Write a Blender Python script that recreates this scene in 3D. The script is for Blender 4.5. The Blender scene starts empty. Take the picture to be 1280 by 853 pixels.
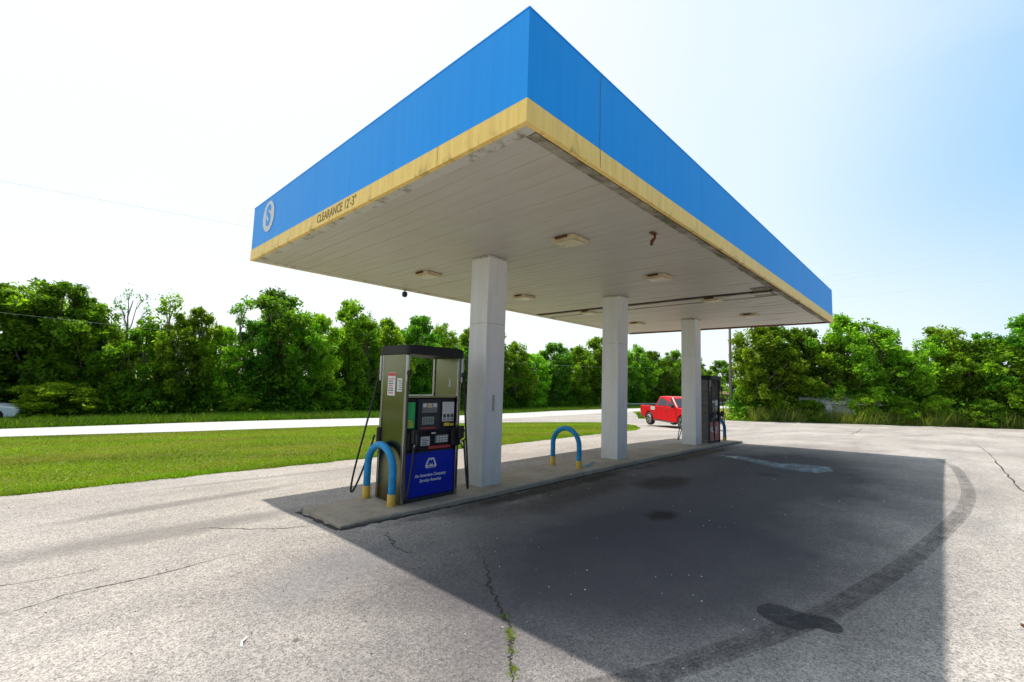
import bpy, bmesh, math, random
import numpy as np
from mathutils import Vector, Matrix
from mathutils.geometry import intersect_point_line
R = math.radians
rnd = random.Random(7)
scene = bpy.context.scene
SUN_E, SKY_E, DUST, HAZE = 5.0, .035, 2.0, 1.0
C = scene.collection

# ------------------------------------------------------------------ naming helpers
def tag(o, label=None, cat=None, group=None, kind=None):
    if label: o['label'] = label
    if cat: o['category'] = cat
    if group: o['group'] = group
    if kind: o['kind'] = kind
    return o
def empty(name, loc=(0, 0, 0), rz=0.0, scale=None):
    o = bpy.data.objects.new(name, None); C.objects.link(o)
    o.location = loc; o.rotation_euler = (0, 0, rz); o.empty_display_size = .3
    if scale: o.scale = scale
    return o
def link_mesh(name, me, mats, parent=None):
    o = bpy.data.objects.new(name, me); C.objects.link(o)
    if mats is not None:
        for m in (mats if isinstance(mats, (list, tuple)) else [mats]): me.materials.append(m)
    if parent: o.parent = parent
    return o
def copy_tree(o, parent=None):
    c = o.copy(); C.objects.link(c); c.parent = parent
    for ch in list(o.children): copy_tree(ch, c)
    return c
class MB:
    """collects shapes into one mesh"""
    def __init__(s): s.bm = bmesh.new()
    def box(s, x0, x1, y0, y1, z0, z1, bev=0.0, mi=0, seg=1):
        vs = [s.bm.verts.new((x, y, z)) for x in (x0, x1) for y in (y0, y1) for z in (z0, z1)]
        idx = [(0,1,3,2),(4,6,7,5),(0,4,5,1),(2,3,7,6),(0,2,6,4),(1,5,7,3)]
        fs = [s.bm.faces.new([vs[i] for i in f]) for f in idx]
        for f in fs: f.material_index = mi
        if bev > 0:
            es = list({e for f in fs for e in f.edges})
            r = bmesh.ops.bevel(s.bm, geom=es, offset=bev, segments=seg, affect='EDGES', profile=.5)
            for f in r['faces']: f.material_index = mi
        return s
    def prism(s, pts, axis, a, b, mi=0):
        """pts: 2D polygon, extruded along axis from a to b"""
        def P(u, v, w):
            return {'x': (w, u, v), 'y': (u, w, v), 'z': (u, v, w)}[axis]
        A = [s.bm.verts.new(P(u, v, a)) for u, v in pts]
        B = [s.bm.verts.new(P(u, v, b)) for u, v in pts]
        n = len(pts); fs = []
        fs.append(s.bm.faces.new(A)); fs.append(s.bm.faces.new(B[::-1]))
        for i in range(n): fs.append(s.bm.faces.new((A[i], B[i], B[(i+1) % n], A[(i+1) % n])))
        for f in fs: f.material_index = mi
        return s
    def quad(s, p, mi=0):
        f = s.bm.faces.new([s.bm.verts.new(q) for q in p]); f.material_index = mi; return s
    def tube(s, pts, rad, n=8, mi=0, cap=True):
        pts = [Vector(p) for p in pts]; m = len(pts)
        rs = rad if isinstance(rad, (list, tuple)) else [rad]*m
        rings = []; up = None
        for i, p in enumerate(pts):
            t = (pts[min(i+1, m-1)] - pts[max(i-1, 0)]).normalized()
            if up is None:
                up = Vector((0, 0, 1)) if abs(t.z) < .9 else Vector((1, 0, 0))
            a = t.cross(up)
            if a.length < 1e-4: a = t.cross(Vector((0, 1, .1)))
            a.normalize(); b = a.cross(t).normalized(); up = b
            rings.append([s.bm.verts.new(p + rs[i]*(math.cos(2*math.pi*k/n)*a + math.sin(2*math.pi*k/n)*b)) for k in range(n)])
        for i in range(m-1):
            for k in range(n):
                f = s.bm.faces.new((rings[i][k], rings[i][(k+1) % n], rings[i+1][(k+1) % n], rings[i+1][k]))
                f.smooth = True; f.material_index = mi
        if cap:
            for q in (rings[0][::-1], rings[-1]):
                f = s.bm.faces.new(q); f.material_index = mi
        return s
    def lathe(s, prof, axis='z', c=(0, 0, 0), n=20, mi=0):
        rings = []
        for r, h_ in prof:
            ring = []
            for k in range(n):
                a = 2*math.pi*k/n; u, v = r*math.cos(a), r*math.sin(a)
                p = {'z': (u, v, h_), 'y': (u, h_, v), 'x': (h_, u, v)}[axis]
                ring.append(s.bm.verts.new((p[0]+c[0], p[1]+c[1], p[2]+c[2])))
            rings.append(ring)
        for i in range(len(rings)-1):
            for k in range(n):
                f = s.bm.faces.new((rings[i][k], rings[i][(k+1) % n], rings[i+1][(k+1) % n], rings[i+1][k]))
                f.smooth = True; f.material_index = mi
        for q in (rings[0][::-1], rings[-1]):
            f = s.bm.faces.new(q); f.material_index = mi
        return s
    def build(s, name, mats, parent=None, loc=None):
        bmesh.ops.recalc_face_normals(s.bm, faces=s.bm.faces[:])
        me = bpy.data.meshes.new(name); s.bm.to_mesh(me); s.bm.free()
        o = link_mesh(name, me, mats, parent)
        if loc: o.location = loc
        return o

# ------------------------------------------------------------------ material helpers
class NT:
    def __init__(s, name):
        s.m = bpy.data.materials.new(name); s.m.use_nodes = True
        s.t = s.m.node_tree; s.t.nodes.clear()
        s.out = s.t.nodes.new('ShaderNodeOutputMaterial')
    def n(s, typ, **kw):
        nd = s.t.nodes.new('ShaderNode'+typ)
        for k, v in kw.items():
            if k in nd.inputs: 
                if hasattr(v, 'is_linked') or hasattr(v, 'links'): s.t.links.new(v, nd.inputs[k])
                else: nd.inputs[k].default_value = v
            else: setattr(nd, k, v)
        return nd
    def L(s, a, b): s.t.links.new(a, b)
    def coord(s, scale=(1, 1, 1), kind='Object', rot=(0, 0, 0)):
        tc = s.n('TexCoord'); mp = s.n('Mapping'); s.L(tc.outputs[kind], mp.inputs['Vector'])
        mp.inputs['Scale'].default_value = scale; mp.inputs['Rotation'].default_value = rot
        return mp.outputs[0]
    def noise(s, scale, vec=None, detail=3, rough=.55, dist=0):
        nd = s.n('TexNoise'); nd.inputs['Scale'].default_value = scale; nd.inputs['Detail'].default_value = detail
        nd.inputs['Roughness'].default_value = rough; nd.inputs['Distortion'].default_value = dist
        if vec is not None: s.L(vec, nd.inputs['Vector'])
        return nd.outputs['Fac']
    def ramp(s, fac, stops, interp='LINEAR'):
        nd = s.n('ValToRGB'); s.L(fac, nd.inputs[0]); cr = nd.color_ramp; cr.interpolation = interp
        while len(cr.elements) < len(stops): cr.elements.new(.5)
        for e, (p, c) in zip(cr.elements, stops):
            e.position = p; e.color = (c, c, c, 1) if isinstance(c, (int, float)) else (*c, 1)
        return nd.outputs[0]
    def mix(s, fac, a, b, mode='MIX'):
        nd = s.n('Mix'); nd.data_type = 'RGBA'; nd.blend_type = mode
        for sock, v in ((nd.inputs[0], fac), (nd.inputs[6], a), (nd.inputs[7], b)):
            if isinstance(v, (int, float)): sock.default_value = v
            elif isinstance(v, tuple): sock.default_value = (*v, 1)
            else: s.L(v, sock)
        return nd.outputs[2]
    def math(s, op, a, b=0.0, c=0.0):
        nd = s.n('Math'); nd.operation = op
        for i, v in enumerate((a, b, c)):
            if isinstance(v, (int, float)): nd.inputs[i].default_value = v
            else: s.L(v, nd.inputs[i])
        return nd.outputs[0]
    def bump(s, hgt, strength=.3, dist=.01):
        nd = s.n('Bump'); s.L(hgt, nd.inputs['Height']); nd.inputs['Strength'].default_value = strength
        nd.inputs['Distance'].default_value = dist; return nd.outputs[0]
    def bsdf(s, col, rough=.6, metal=0, normal=None, spec=.5, **kw):
        nd = s.n('BsdfPrincipled')
        for sock, v in (('Base Color', col), ('Roughness', rough), ('Metallic', metal), ('Specular IOR Level', spec)):
            if isinstance(v, (int, float)): nd.inputs[sock].default_value = v
            elif isinstance(v, tuple): nd.inputs[sock].default_value = (*v, 1)
            else: s.L(v, nd.inputs[sock])
        if normal is not None: s.L(normal, nd.inputs['Normal'])
        for k, v in kw.items(): nd.inputs[k].default_value = v
        s.L(nd.outputs[0], s.out.inputs[0]); return nd

def paint(name, col, rough=.45, dirt=.25, scale=3.0, metal=0, spec=.5, dark=None):
    t = NT(name); v = t.coord()
    a = t.ramp(t.noise(scale, v, 5), [(.35, 0.0), (.7, 1.0)])
    f = t.math('MULTIPLY', a, dirt)
    dk = dark or tuple(c*.45+.02 for c in col)
    fine = t.noise(scale*22, v, 3)
    col2 = t.mix(f, col, dk)
    r = t.math('ADD', rough-.06, t.math('MULTIPLY', a, .15))
    t.bsdf(col2, r, metal, t.bump(fine, .06, .002), spec)
    return t.m
M = {}
M['black_plastic'] = paint('black_plastic', (.012, .012, .015), .5, .4, 4, dark=(.03, .028, .026), spec=.25)
M['black_rubber'] = paint('black_rubber', (.018, .018, .018), .6, .4, 5)
M['dark_grey'] = paint('dark_grey', (.035, .036, .045), .5, .4, 6, spec=.25)
M['steel'] = paint('brushed_steel', (.16, .165, .10), .22, .35, 1.2, metal=1, dark=(.11, .105, .06))
M['chrome'] = paint('worn_chrome', (.36, .36, .33), .25, .2, 3, metal=1)
M['cabinet_blue'] = paint('cabinet_blue', (.005, .024, .42), .4, .4, 3, dark=(.004, .01, .2), spec=.2)
M['white_vinyl'] = paint('white_vinyl', (.72, .73, .75), .5, .2, 9)
M['sticker'] = paint('sticker_white', (.66, .66, .64), .5, .35, 14)
M['sticker_red'] = paint('sticker_red', (.5, .05, .05), .5, .3, 14)
M['sticker_ink'] = paint('sticker_ink', (.06, .06, .07), .6, .2, 14)
M['green_label'] = paint('green_label', (.02, .5, .12), .5, .25, 14)
M['yellow_label'] = paint('yellow_label', (.75, .6, .04), .5, .3, 14)
M['screen'] = paint('screen_glass', (.07, .1, .12), .15, .2, 9)
M['lcd'] = paint('lcd_panel', (.2, .24, .25), .25, .3, 20)
M['weathered'] = paint('weathered_grey', (.1, .095, .09), .7, .7, 9, dark=(.25, .22, .2))
M['faded_red'] = paint('faded_red', (.42, .09, .08), .6, .5, 14, dark=(.45, .3, .28))
M['barrier_blue'] = paint('barrier_blue', (.02, .3, .62), .5, .55, 11, dark=(.03, .13, .24), spec=.25)
M['barrier_yellow'] = paint('barrier_yellow', (.72, .45, .06), .55, .6, 10, dark=(.42, .2, .04))
M['ink'] = paint('black_ink', (.12, .09, .04), .7, .5, 16, dark=(.25, .18, .07))
M['fixture'] = paint('fixture_cream', (.62, .52, .34), .55, .5, 7, dark=(.35, .25, .13))
M['fixture_lens'] = paint('fixture_lens', (.66, .6, .45), .3, .4, 9, dark=(.4, .3, .15))
M['rust'] = paint('rust', (.16, .055, .02), .85, .6, 20, dark=(.05, .025, .015))
M['gap_dark'] = paint('gap_dark', (.035, .028, .022), .9, .6, 5, dark=(.09, .045, .025))
M['truck_red'] = paint('truck_red', (.7, .008, .014), .3, .1, 2, spec=.25)
M['truck_white'] = paint('truck_white', (.75, .75, .76), .3, .1, 2)
M['truck_dark'] = paint('truck_dark', (.03, .03, .033), .5, .2, 6)
M['car_glass'] = paint('car_glass', (.02, .028, .04), .08, .1, 3)
M['alloy'] = paint('alloy', (.6, .6, .62), .3, .2, 12, metal=1)
M['lamp_red'] = paint('lamp_red', (.4, .01, .01), .2, .1, 6)
M['lamp_clear'] = paint('lamp_clear', (.7, .7, .72), .15, .1, 6)
M['galv'] = paint('galvanised_steel', (.3, .31, .32), .5, .5, 5, metal=.6)
M['shed_white'] = paint('shed_white', (.62, .63, .66), .6, .3, 2)
M['shed_roof'] = paint('shed_roof', (.3, .3, .31), .6, .3, 2)
M['brown_wall'] = paint('brown_wall', (.2, .11, .08), .8, .4, 3)
M['wire'] = paint('wire_metal', (.6, .62, .64), .6, .2, 3)

def m_column():
    t = NT('column_white_panel'); v = t.coord()
    vz = t.coord((6, 6, .9))
    st = t.ramp(t.noise(1.4, vz, 5, .65), [(.45, 0.0), (.75, 1.0)])
    sp = t.ramp(t.noise(38, v, 3), [(.66, 0.0), (.72, 1.0)])
    sz = t.n('SeparateXYZ'); t.L(v, sz.inputs[0])
    low = t.ramp(sz.outputs[2], [(0.0, 1.0), (.35, .25), (1.0, .05)])
    c = t.mix(t.math('MULTIPLY', st, .3), (.75, .75, .76), (.46, .42, .36))
    c = t.mix(t.math('MULTIPLY', sp, .35), c, (.35, .28, .2))
    c = t.mix(t.math('MULTIPLY', low, t.math('MULTIPLY', t.noise(7, v), .7)), c, (.3, .27, .22))
    t.bsdf(c, .5, 0, t.bump(t.noise(4, v), .05, .01)); return t.m
M['column'] = m_column()

def m_fascia(name, base, streak, seams, amt, low=None):
    t = NT(name); v = t.coord()
    vs = t.coord((5, 5, .25))
    st = t.ramp(t.noise(2.2, vs, 6, .7), [(.4, 0.0), (.72, 1.0)])
    big = t.noise(.6, v, 3)
    c = t.mix(t.math('MULTIPLY', st, amt), base, streak)
    c = t.mix(t.math('MULTIPLY', big, .2), c, tuple(min(1, x*1.5+.02) for x in base))
    spk = t.ramp(t.noise(30, v, 3, .6), [(.7, 0.0), (.76, 1.0)])
    c = t.mix(t.math('MULTIPLY', spk, .4), c, streak)
    if low:
        sz = t.n('SeparateXYZ'); t.L(v, sz.inputs[0])
        edge = t.ramp(t.math('DIVIDE', t.math('SUBTRACT', sz.outputs[2], low[0]), low[1]), [(0.0, 1.0), (.35, .25), (1.0, 0.0)])
        nn = t.ramp(t.noise(3.5, t.coord((1, 1, .5)), 6, .75), [(.52, 0.0), (.72, 1.0)])
        c = t.mix(t.math('MULTIPLY', t.math('MULTIPLY', edge, nn), .9), c, (.09, .055, .015))
    wav = t.noise(1.1, t.coord((1, 1, .12)), 2)
    nm = t.bump(wav, .25, .04)
    t.bsdf(c, .42, 0, nm, .14); return t.m
M['fascia_blue'] = m_fascia('fascia_blue', (.01, .33, .97), (.006, .2, .66), 1, .3)
M['fascia_yellow'] = m_fascia('fascia_yellow', (1.0, .69, .21), (.62, .32, .07), 1, .5, (3.73, .19))

def m_soffit():
    t = NT('soffit_panel'); v = t.coord()
    a = t.ramp(t.noise(.7, v, 5, .6), [(.35, 0.0), (.75, 1.0)])
    st = t.ramp(t.noise(1.5, t.coord((4, .4, 1)), 5, .7), [(.5, 0.0), (.8, 1.0)])
    c = t.mix(t.math('MULTIPLY', a, .5), (.56, .53, .48), (.46, .42, .34))
    c = t.mix(t.math('MULTIPLY', st, .35), c, (.36, .28, .19))
    t.bsdf(c, .45, 0, t.bump(t.noise(2.5, v, 2), .1, .02)); return t.m
M['soffit'] = m_soffit()
def m_trim():
    t = NT('soffit_trim'); v = t.coord()
    a = t.ramp(t.noise(4, v, 7, .75), [(.52, 0.0), (.64, 1.0)])
    c = t.mix(t.math('MULTIPLY', a, .8), (.6, .58, .53), (.17, .1, .045))
    t.bsdf(c, .55, 0, t.bump(t.noise(9, v), .2, .01)); return t.m
M['trim'] = m_trim()
def m_trim_rusty():
    t = NT('rusty_edge'); v = t.coord()
    a = t.ramp(t.noise(2.2, v, 8, .8), [(.4, 0.0), (.55, .6), (.66, 1.0)])
    c = t.mix(a, (.45, .42, .34), (.085, .05, .02))
    c = t.mix(t.ramp(t.noise(5, v, 5), [(.55, 0.0), (.7, .6)]), c, (.1, .12, .03))
    t.bsdf(c, .9, 0, t.bump(t.noise(20, v, 5), .6, .02)); return t.m
M['rusty_edge'] = m_trim_rusty()

def m_asphalt():
    t = NT('weathered_asphalt'); v = t.coord()
    big = t.noise(.22, v, 5, .6)
    vs = t.coord((.25, 1.3, 1), rot=(0, 0, R(-8)))
    streak = t.ramp(t.noise(.7, vs, 6, .65), [(.48, 0.0), (.68, 1.0)])
    c = t.mix(t.ramp(big, [(.35, 0.0), (.65, 1.0)]), (.365, .327, .288), (.49, .45, .405))
    c = t.mix(t.math('MULTIPLY', streak, .45), c, (.21, .2, .19))
    med = t.ramp(t.noise(6, v, 5, .7), [(.35, 0.0), (.65, 1.0)])
    c = t.mix(t.math('MULTIPLY', med, .25), c, (.22, .205, .2))
    worn = t.ramp(t.noise(.9, t.coord((.5, 1, 1)), 7, .7), [(.4, 0.0), (.6, 1.0)])
    c = t.mix(t.math('MULTIPLY', worn, .3), c, (.25, .24, .235))
    # aggregate: dark pits and pale stones
    vo = t.n('TexVoronoi'); vo.inputs['Scale'].default_value = 125; t.L(v, vo.inputs['Vector'])
    stone = t.ramp(vo.outputs['Color'], [(.3, 0.0), (.42, .5), (.75, 1.0)])
    sg = t.ramp(stone, [(0.0, .66), (.45, 1.0), (1.0, 1.28)])
    c = t.mix(1.0, c, sg, 'MULTIPLY')
    pit = t.ramp(t.noise(38, v, 8, .82), [(.3, .18), (.4, .68), (.51, 1.0), (.66, 1.28)])
    c = t.mix(1.0, c, pit, 'MULTIPLY')
    pale = t.ramp(t.noise(42, v, 2, .5), [(.66, 0.0), (.72, 1.0)])
    c = t.mix(t.math('MULTIPLY', pale, .5), c, (.66, .63, .58))
    # first two blobs paint deeper canopy shade, the rest oil and drip marks
    def blob(cx, cy, rx, ry, ang=0, nscale=1.6, nz=.6):
        mp = t.n('Mapping'); mp.vector_type = 'TEXTURE'; tc = t.n('TexCoord'); t.L(tc.outputs['Object'], mp.inputs[0])
        mp.inputs['Location'].default_value = (cx, cy, 0); mp.inputs['Rotation'].default_value = (0, 0, R(ang))
        mp.inputs['Scale'].default_value = (rx, ry, 50)
        ln = t.n('VectorMath'); ln.operation = 'LENGTH'; t.L(mp.outputs[0], ln.inputs[0])
        d = t.math('ADD', ln.outputs['Value'], t.math('MULTIPLY', t.math('SUBTRACT', t.noise(nscale, v, 8, .75), .5), nz*2))
        return d
    shade_and_stains = [(6.4, .45, 9.3, 3.3, 0, .87, .3, (.056, .051, .06)), (1.9, -.4, 3.4, 2.0, -8, .84, .4, (.066, .061, .07)), (5, 1.6, 5.5, .8, 0, .5, .35, (.15, .135, .13)), (3.15, .38, .36, .24, 0, .72, 3.5, (.02, .015, .011)),
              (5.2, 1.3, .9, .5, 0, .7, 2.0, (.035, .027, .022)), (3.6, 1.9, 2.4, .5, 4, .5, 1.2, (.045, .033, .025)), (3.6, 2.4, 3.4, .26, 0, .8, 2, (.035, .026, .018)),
              (9.3, 2.35, 3.5, .35, 0, .75, 2, (.045, .033, .022)), (-.9, 5.45, 1.8, .22, 6, .6, 2.2, (.16, .15, .14)),
              (-1.3, 3.95, 1.9, .36, -4, .6, 2.2, (.17, .16, .15)), (.6, 6.6, 2.6, .15, -5, .5, 1.5, (.2, .19, .18)), (-.6, 1.6, .9, .5, 20, .3, 1.5, (.2, .2, .22)),
              (7.4, .2, .3, .25, 0, .6, 3, (.06, .05, .045)), (1.6, 2.2, .5, .3, 0, .5, 3, (.1, .09, .08)),
              (-.25, .35, .12, .06, 40, .3, 8, (.1, .1, .1)), (-1.22, .72, .035, .03, 20, .75, 8, (.07, .07, .07))]
    for cx, cy, rx, ry, an, amt, ns, col in shade_and_stains:
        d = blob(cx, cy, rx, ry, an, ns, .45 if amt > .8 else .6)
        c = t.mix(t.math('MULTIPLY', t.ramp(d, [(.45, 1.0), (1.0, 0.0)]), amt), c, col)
    hgt = t.math('ADD', t.noise(60, v, 6, .8), t.math('MULTIPLY', vo.outputs['Distance'], -.9))
    t.bsdf(c, .88, 0, t.bump(hgt, .38, .006), .04); return t.m
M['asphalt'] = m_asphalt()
def m_road():
    t = NT('pale_road'); v = t.coord()
    c = t.mix(t.noise(.4, v, 5), (.42, .41, .4), (.55, .54, .52))
    t.bsdf(c, .9, 0, t.bump(t.noise(60, v, 3), .4, .01), .2); return t.m
M['road'] = m_road()
def m_concrete():
    t = NT('island_concrete'); v = t.coord()
    a = t.ramp(t.noise(1.1, v, 6, .65), [(.35, 0.0), (.7, 1.0)])
    c = t.mix(a, (.44, .375, .29), (.27, .23, .175))
    st = t.ramp(t.noise(5, v, 6, .7), [(.5, 0.0), (.7, 1.0)])
    c = t.mix(t.math('MULTIPLY', st, .45), c, (.13, .115, .1))
    c = t.mix(t.ramp(t.noise(80, v, 2), [(.4, .25), (.6, 0.0)]), c, (.12, .11, .1))
    t.bsdf(c, .85, 0, t.bump(t.noise(50, v, 4), .35, .008), .3); return t.m
M['concrete'] = m_concrete()
def m_grassground():
    t = NT('grass_ground'); v = t.coord()
    a = t.noise(.25, v, 5, .6); b = t.noise(14, v, 5, .75)
    vs = t.coord((.06, .9, 1), rot=(0, 0, R(-12)))
    row = t.noise(1.2, vs, 3)
    c = t.mix(t.ramp(a, [(.35, 0.0), (.65, 1.0)]), (.14, .18, .012), (.22, .25, .015))
    c = t.mix(t.ramp(row, [(.5, 0.0), (.66, .55)]), c, (.2, .17, .05))
    c = t.mix(t.ramp(b, [(.35, .7), (.6, 0.0)]), c, (.04, .06, .008))
    t.bsdf(c, .95, 0, t.bump(b, .9, .05), .1); return t.m
M['grass_ground'] = m_grassground()

def m_leaf(name, dark, light, trans=.35, sat=1.0, dry=0.0):
    t = NT(name)
    at = t.n('Attribute'); at.attribute_name = 'tint'
    oi = t.n('ObjectInfo')
    ns = t.noise(.5, t.coord((1, 1, 1)), 3)
    f = t.math('ADD', t.math('MULTIPLY', at.outputs['Fac'], .7), t.math('MULTIPLY', ns, .35))
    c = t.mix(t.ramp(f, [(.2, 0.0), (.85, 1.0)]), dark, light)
    if dry: c = t.mix(t.math('MULTIPLY', t.ramp(t.noise(.33, t.coord((.7, 1.6, 1)), 6, .7), [(.47, 0.0), (.62, 1.0)]), dry), c, (.3, .22, .06))
    hv = t.n('HueSaturation'); t.L(c, hv.inputs['Color'])
    t.L(t.math('ADD', .497, t.math('MULTIPLY', oi.outputs['Random'], .035)), hv.inputs['Hue'])
    t.L(t.math('ADD', .75, t.math('MULTIPLY', oi.outputs['Random'], .5)), hv.inputs['Value'])
    pr = t.n('BsdfPrincipled'); t.L(hv.outputs[0], pr.inputs['Base Color']); pr.inputs['Roughness'].default_value = .5
    pr.inputs['Specular IOR Level'].default_value = .08
    tr = t.n('BsdfTranslucent')
    tc = t.mix(1.0, hv.outputs[0], (1.7, 1.9, .55), 'MULTIPLY'); t.L(tc, tr.inputs[0])
    mx = t.n('MixShader'); mx.inputs[0].default_value = trans
    t.L(pr.outputs[0], mx.inputs[1]); t.L(tr.outputs[0], mx.inputs[2]); t.L(mx.outputs[0], t.out.inputs[0])
    return t.m
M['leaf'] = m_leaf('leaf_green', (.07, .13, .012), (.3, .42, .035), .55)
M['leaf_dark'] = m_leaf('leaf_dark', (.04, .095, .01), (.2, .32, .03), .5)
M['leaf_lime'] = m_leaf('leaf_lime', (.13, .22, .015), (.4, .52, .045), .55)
M['blade'] = m_leaf('grass_blade', (.12, .15, .012), (.25, .34, .01), .3, dry=.6)
M['verge'] = m_leaf('verge_blade', (.05, .085, .01), (.13, .2, .012), .3, dry=.2)
M['weed'] = m_leaf('weed_blade', (.08, .12, .02), (.28, .33, .08), .4, dry=.35)
def m_bark():
    t = NT('bark'); v = t.coord((3, 3, .6))
    c = t.mix(t.noise(3, v, 5), (.12, .1, .08), (.34, .3, .25))
    t.bsdf(c, .95, 0, t.bump(t.noise(12, v, 5), .6, .03), .2); return t.m
M['bark'] = m_bark()
def m_pole():
    t = NT('weathered_wood'); v = t.coord((6, 6, .3))
    t.bsdf(t.mix(t.noise(3, v, 5), (.12, .1, .08), (.26, .23, .19)), .9, 0, t.bump(t.noise(8, v, 5), .4, .01)); return t.m
M['pole'] = m_pole()

def m_overlay(name, col, base_alpha, nscale=20, lo=.35, hi=.6, across=None, rough=.85, spec=.3):
    """thin surface film: opacity from real noise and the strip's own UV across its width"""
    t = NT(name); v = t.coord()
    a = t.ramp(t.noise(nscale, v, 5, .7), [(lo, .25), (hi, 1.0)])
    if across:
        uv = t.n('UVMap'); sx = t.n('SeparateXYZ'); t.L(uv.outputs[0], sx.inputs[0])
        a = t.math('MULTIPLY', a, t.ramp(sx.outputs[0], across))
        a = t.math('MULTIPLY', a, t.ramp(sx.outputs[1], [(0.0, 0.0), (.14, .75), (.6, 1.0), (1.0, .8)]))
    a = t.math('MULTIPLY', a, base_alpha)
    bs = t.n('BsdfPrincipled'); bs.inputs['Base Color'].default_value = (*col, 1); bs.inputs['Roughness'].default_value = rough
    bs.inputs['Specular IOR Level'].default_value = spec
    tr = t.n('BsdfTransparent'); mx = t.n('MixShader')
    t.L(a, mx.inputs[0]); t.L(tr.outputs[0], mx.inputs[1]); t.L(bs.outputs[0], mx.inputs[2]); t.L(mx.outputs[0], t.out.inputs[0])
    return t.m
M['tyre'] = m_overlay('tyre_rubber', (.022, .022, .024), .62, 7, .36, .64,
    [(0.0, 0.0), (.05, .5), (.12, .8), (.17, .35), (.24, .9), (.32, .4), (.4, .9), (.5, .65), (.58, .9), (.66, .6), (.76, .85), (.84, .55), (.92, .7), (1.0, 0.0)])
M['patch'] = m_overlay('tar_patch', (.04, .04, .045), .62, 25, .3, .5)
M['damp'] = m_overlay('whitish_spill', (.2, .33, .45), .6, 5, .4, .65, rough=.3)
M['seam'] = paint('seam_blue', (.012, .1, .3), .5, .3, 4)
M['crack'] = paint('crack_dark', (.035, .03, .025), .95, .5, 30)

# ------------------------------------------------------------------ terrain
def S(t, w=3.0, m=22.0):
    a = w*math.log1p(math.exp(max(-40, min(40, t/w)))) if t < w*30 else t
    if a > m: a = m+(1-math.exp(-(a-m)/10))*10
    return a
def h(x, y):
    y1 = y if y < 30 else 30+15*(1-math.exp(-(y-30)/15))
    lift = .03*math.exp(-((x+.3)**2+(y-2.6)**2)/2.2) if abs(x) < 8 and abs(y-2.6) < 8 else 0
    return .035+lift+.0052*max(-60, min(60, x))-.0309*max(y1, -60)-.036*S(x-11)-.012*S(y-10, 3, 15)

def axis_pts(lo, hi):
    p = [0.0]
    while p[-1] < hi: p.append(p[-1]+max(1.0, abs(p[-1]-20)*.06))
    q = [0.0]
    while q[-1] > lo: q.append(q[-1]-max(1.0, abs(q[-1])*.08))
    return q[::-1]+p[1:]
def ground():
    xs, ys = axis_pts(-700, 900), axis_pts(-500, 900)
    vs = [(x, y, h(x, y)) for x in xs for y in ys]
    ny = len(ys)
    fs = [(i*ny+j, (i+1)*ny+j, (i+1)*ny+j+1, i*ny+j+1) for i in range(len(xs)-1) for j in range(ny-1)]
    me = bpy.data.meshes.new('grass_ground'); me.from_pydata(vs, [], fs)
    for p in me.polygons: p.use_smooth = True
    return tag(link_mesh('grass_ground', me, M['grass_ground']), kind='structure')
ground()
def sheet(name, poly, mat, off, step=1.0, kind='structure'):
    bm = bmesh.new()
    bm.faces.new([bm.verts.new((x, y, 0)) for x, y in poly])
    for ax in (0, 1):
        lo, hi = min(p[ax] for p in poly), max(p[ax] for p in poly)
        k = math.ceil(lo/step)
        while k*step < hi:
            v = k*step; st = 1 if -16 < v < 60 else 4
            co = [0, 0, 0]; no = [0, 0, 0]; co[ax] = v; no[ax] = 1
            bmesh.ops.bisect_plane(bm, geom=bm.verts[:]+bm.edges[:]+bm.faces[:], plane_co=co, plane_no=no)
            if name == 'asphalt_lot' and -5 < v < 7:
                co[ax] = v+.5; bmesh.ops.bisect_plane(bm, geom=bm.verts[:]+bm.edges[:]+bm.faces[:], plane_co=co, plane_no=no)
            k += st
    bmesh.ops.triangulate(bm, faces=[f for f in bm.faces if len(f.verts) > 4])
    for v in bm.verts: v.co.z = h(v.co.x, v.co.y)+off
    bmesh.ops.recalc_face_normals(bm, faces=bm.faces[:])
    if sum(f.normal.z for f in bm.faces) < 0: bmesh.ops.reverse_faces(bm, faces=bm.faces[:])
    for f in bm.faces: f.smooth = True
    me = bpy.data.meshes.new(name); bm.to_mesh(me); bm.free()
    return tag(link_mesh(name, me, mat), kind=kind)
def jag(pts, amp, n, seed):
    r = random.Random(seed); out = []
    for (a, b) in zip(pts[:-1], pts[1:]):
        for k in range(n):
            u = k/n; dx, dy = b[0]-a[0], b[1]-a[1]; l = math.hypot(dx, dy) or 1
            q = r.uniform(-amp, amp)
            out.append((a[0]+u*dx-dy/l*q, a[1]+u*dy+dx/l*q))
    out.append(pts[-1]); return out
lawn_edge = jag([(-60, 8.6), (-30, 8.3), (-12, 8.0), (-2.7, 7.82), (-.36, 7.72), (3.4, 7.5), (7.0, 7.25), (9.65, 7.31), (13.05, 7.6), (16.5, 8.0), (18.3, 8.7)], .05, 14, 3)
tip = [(21.4, 10.5), (23.2, 12.6), (22.6, 14.3), (20.2, 15.1), (16.1, 16.2), (12.6, 16.8)]
road_near = [(-80, 41), (-30, 30.0), (-12, 24.8), (-3.2, 22.0), (2, 19.6), (9.0, 17.6)]
road_near2 = [(20.4, 20.6), (33.5, 26.3), (44.2, 29.0), (55.7, 29.5), (81, 26), (95, 22.2), (140, 5)]
road_far = [(-80, 47), (-30, 35.2), (-12, 30), (-3.4, 27.7), (3.5, 26.6), (9, 25.4), (14, 25.0), (22, 28), (35.5, 34.6), (47.2, 37.1), (57, 36.8), (67.6, 35.6), (98.8, 31.2), (114, 27), (150, 14)]
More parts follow.
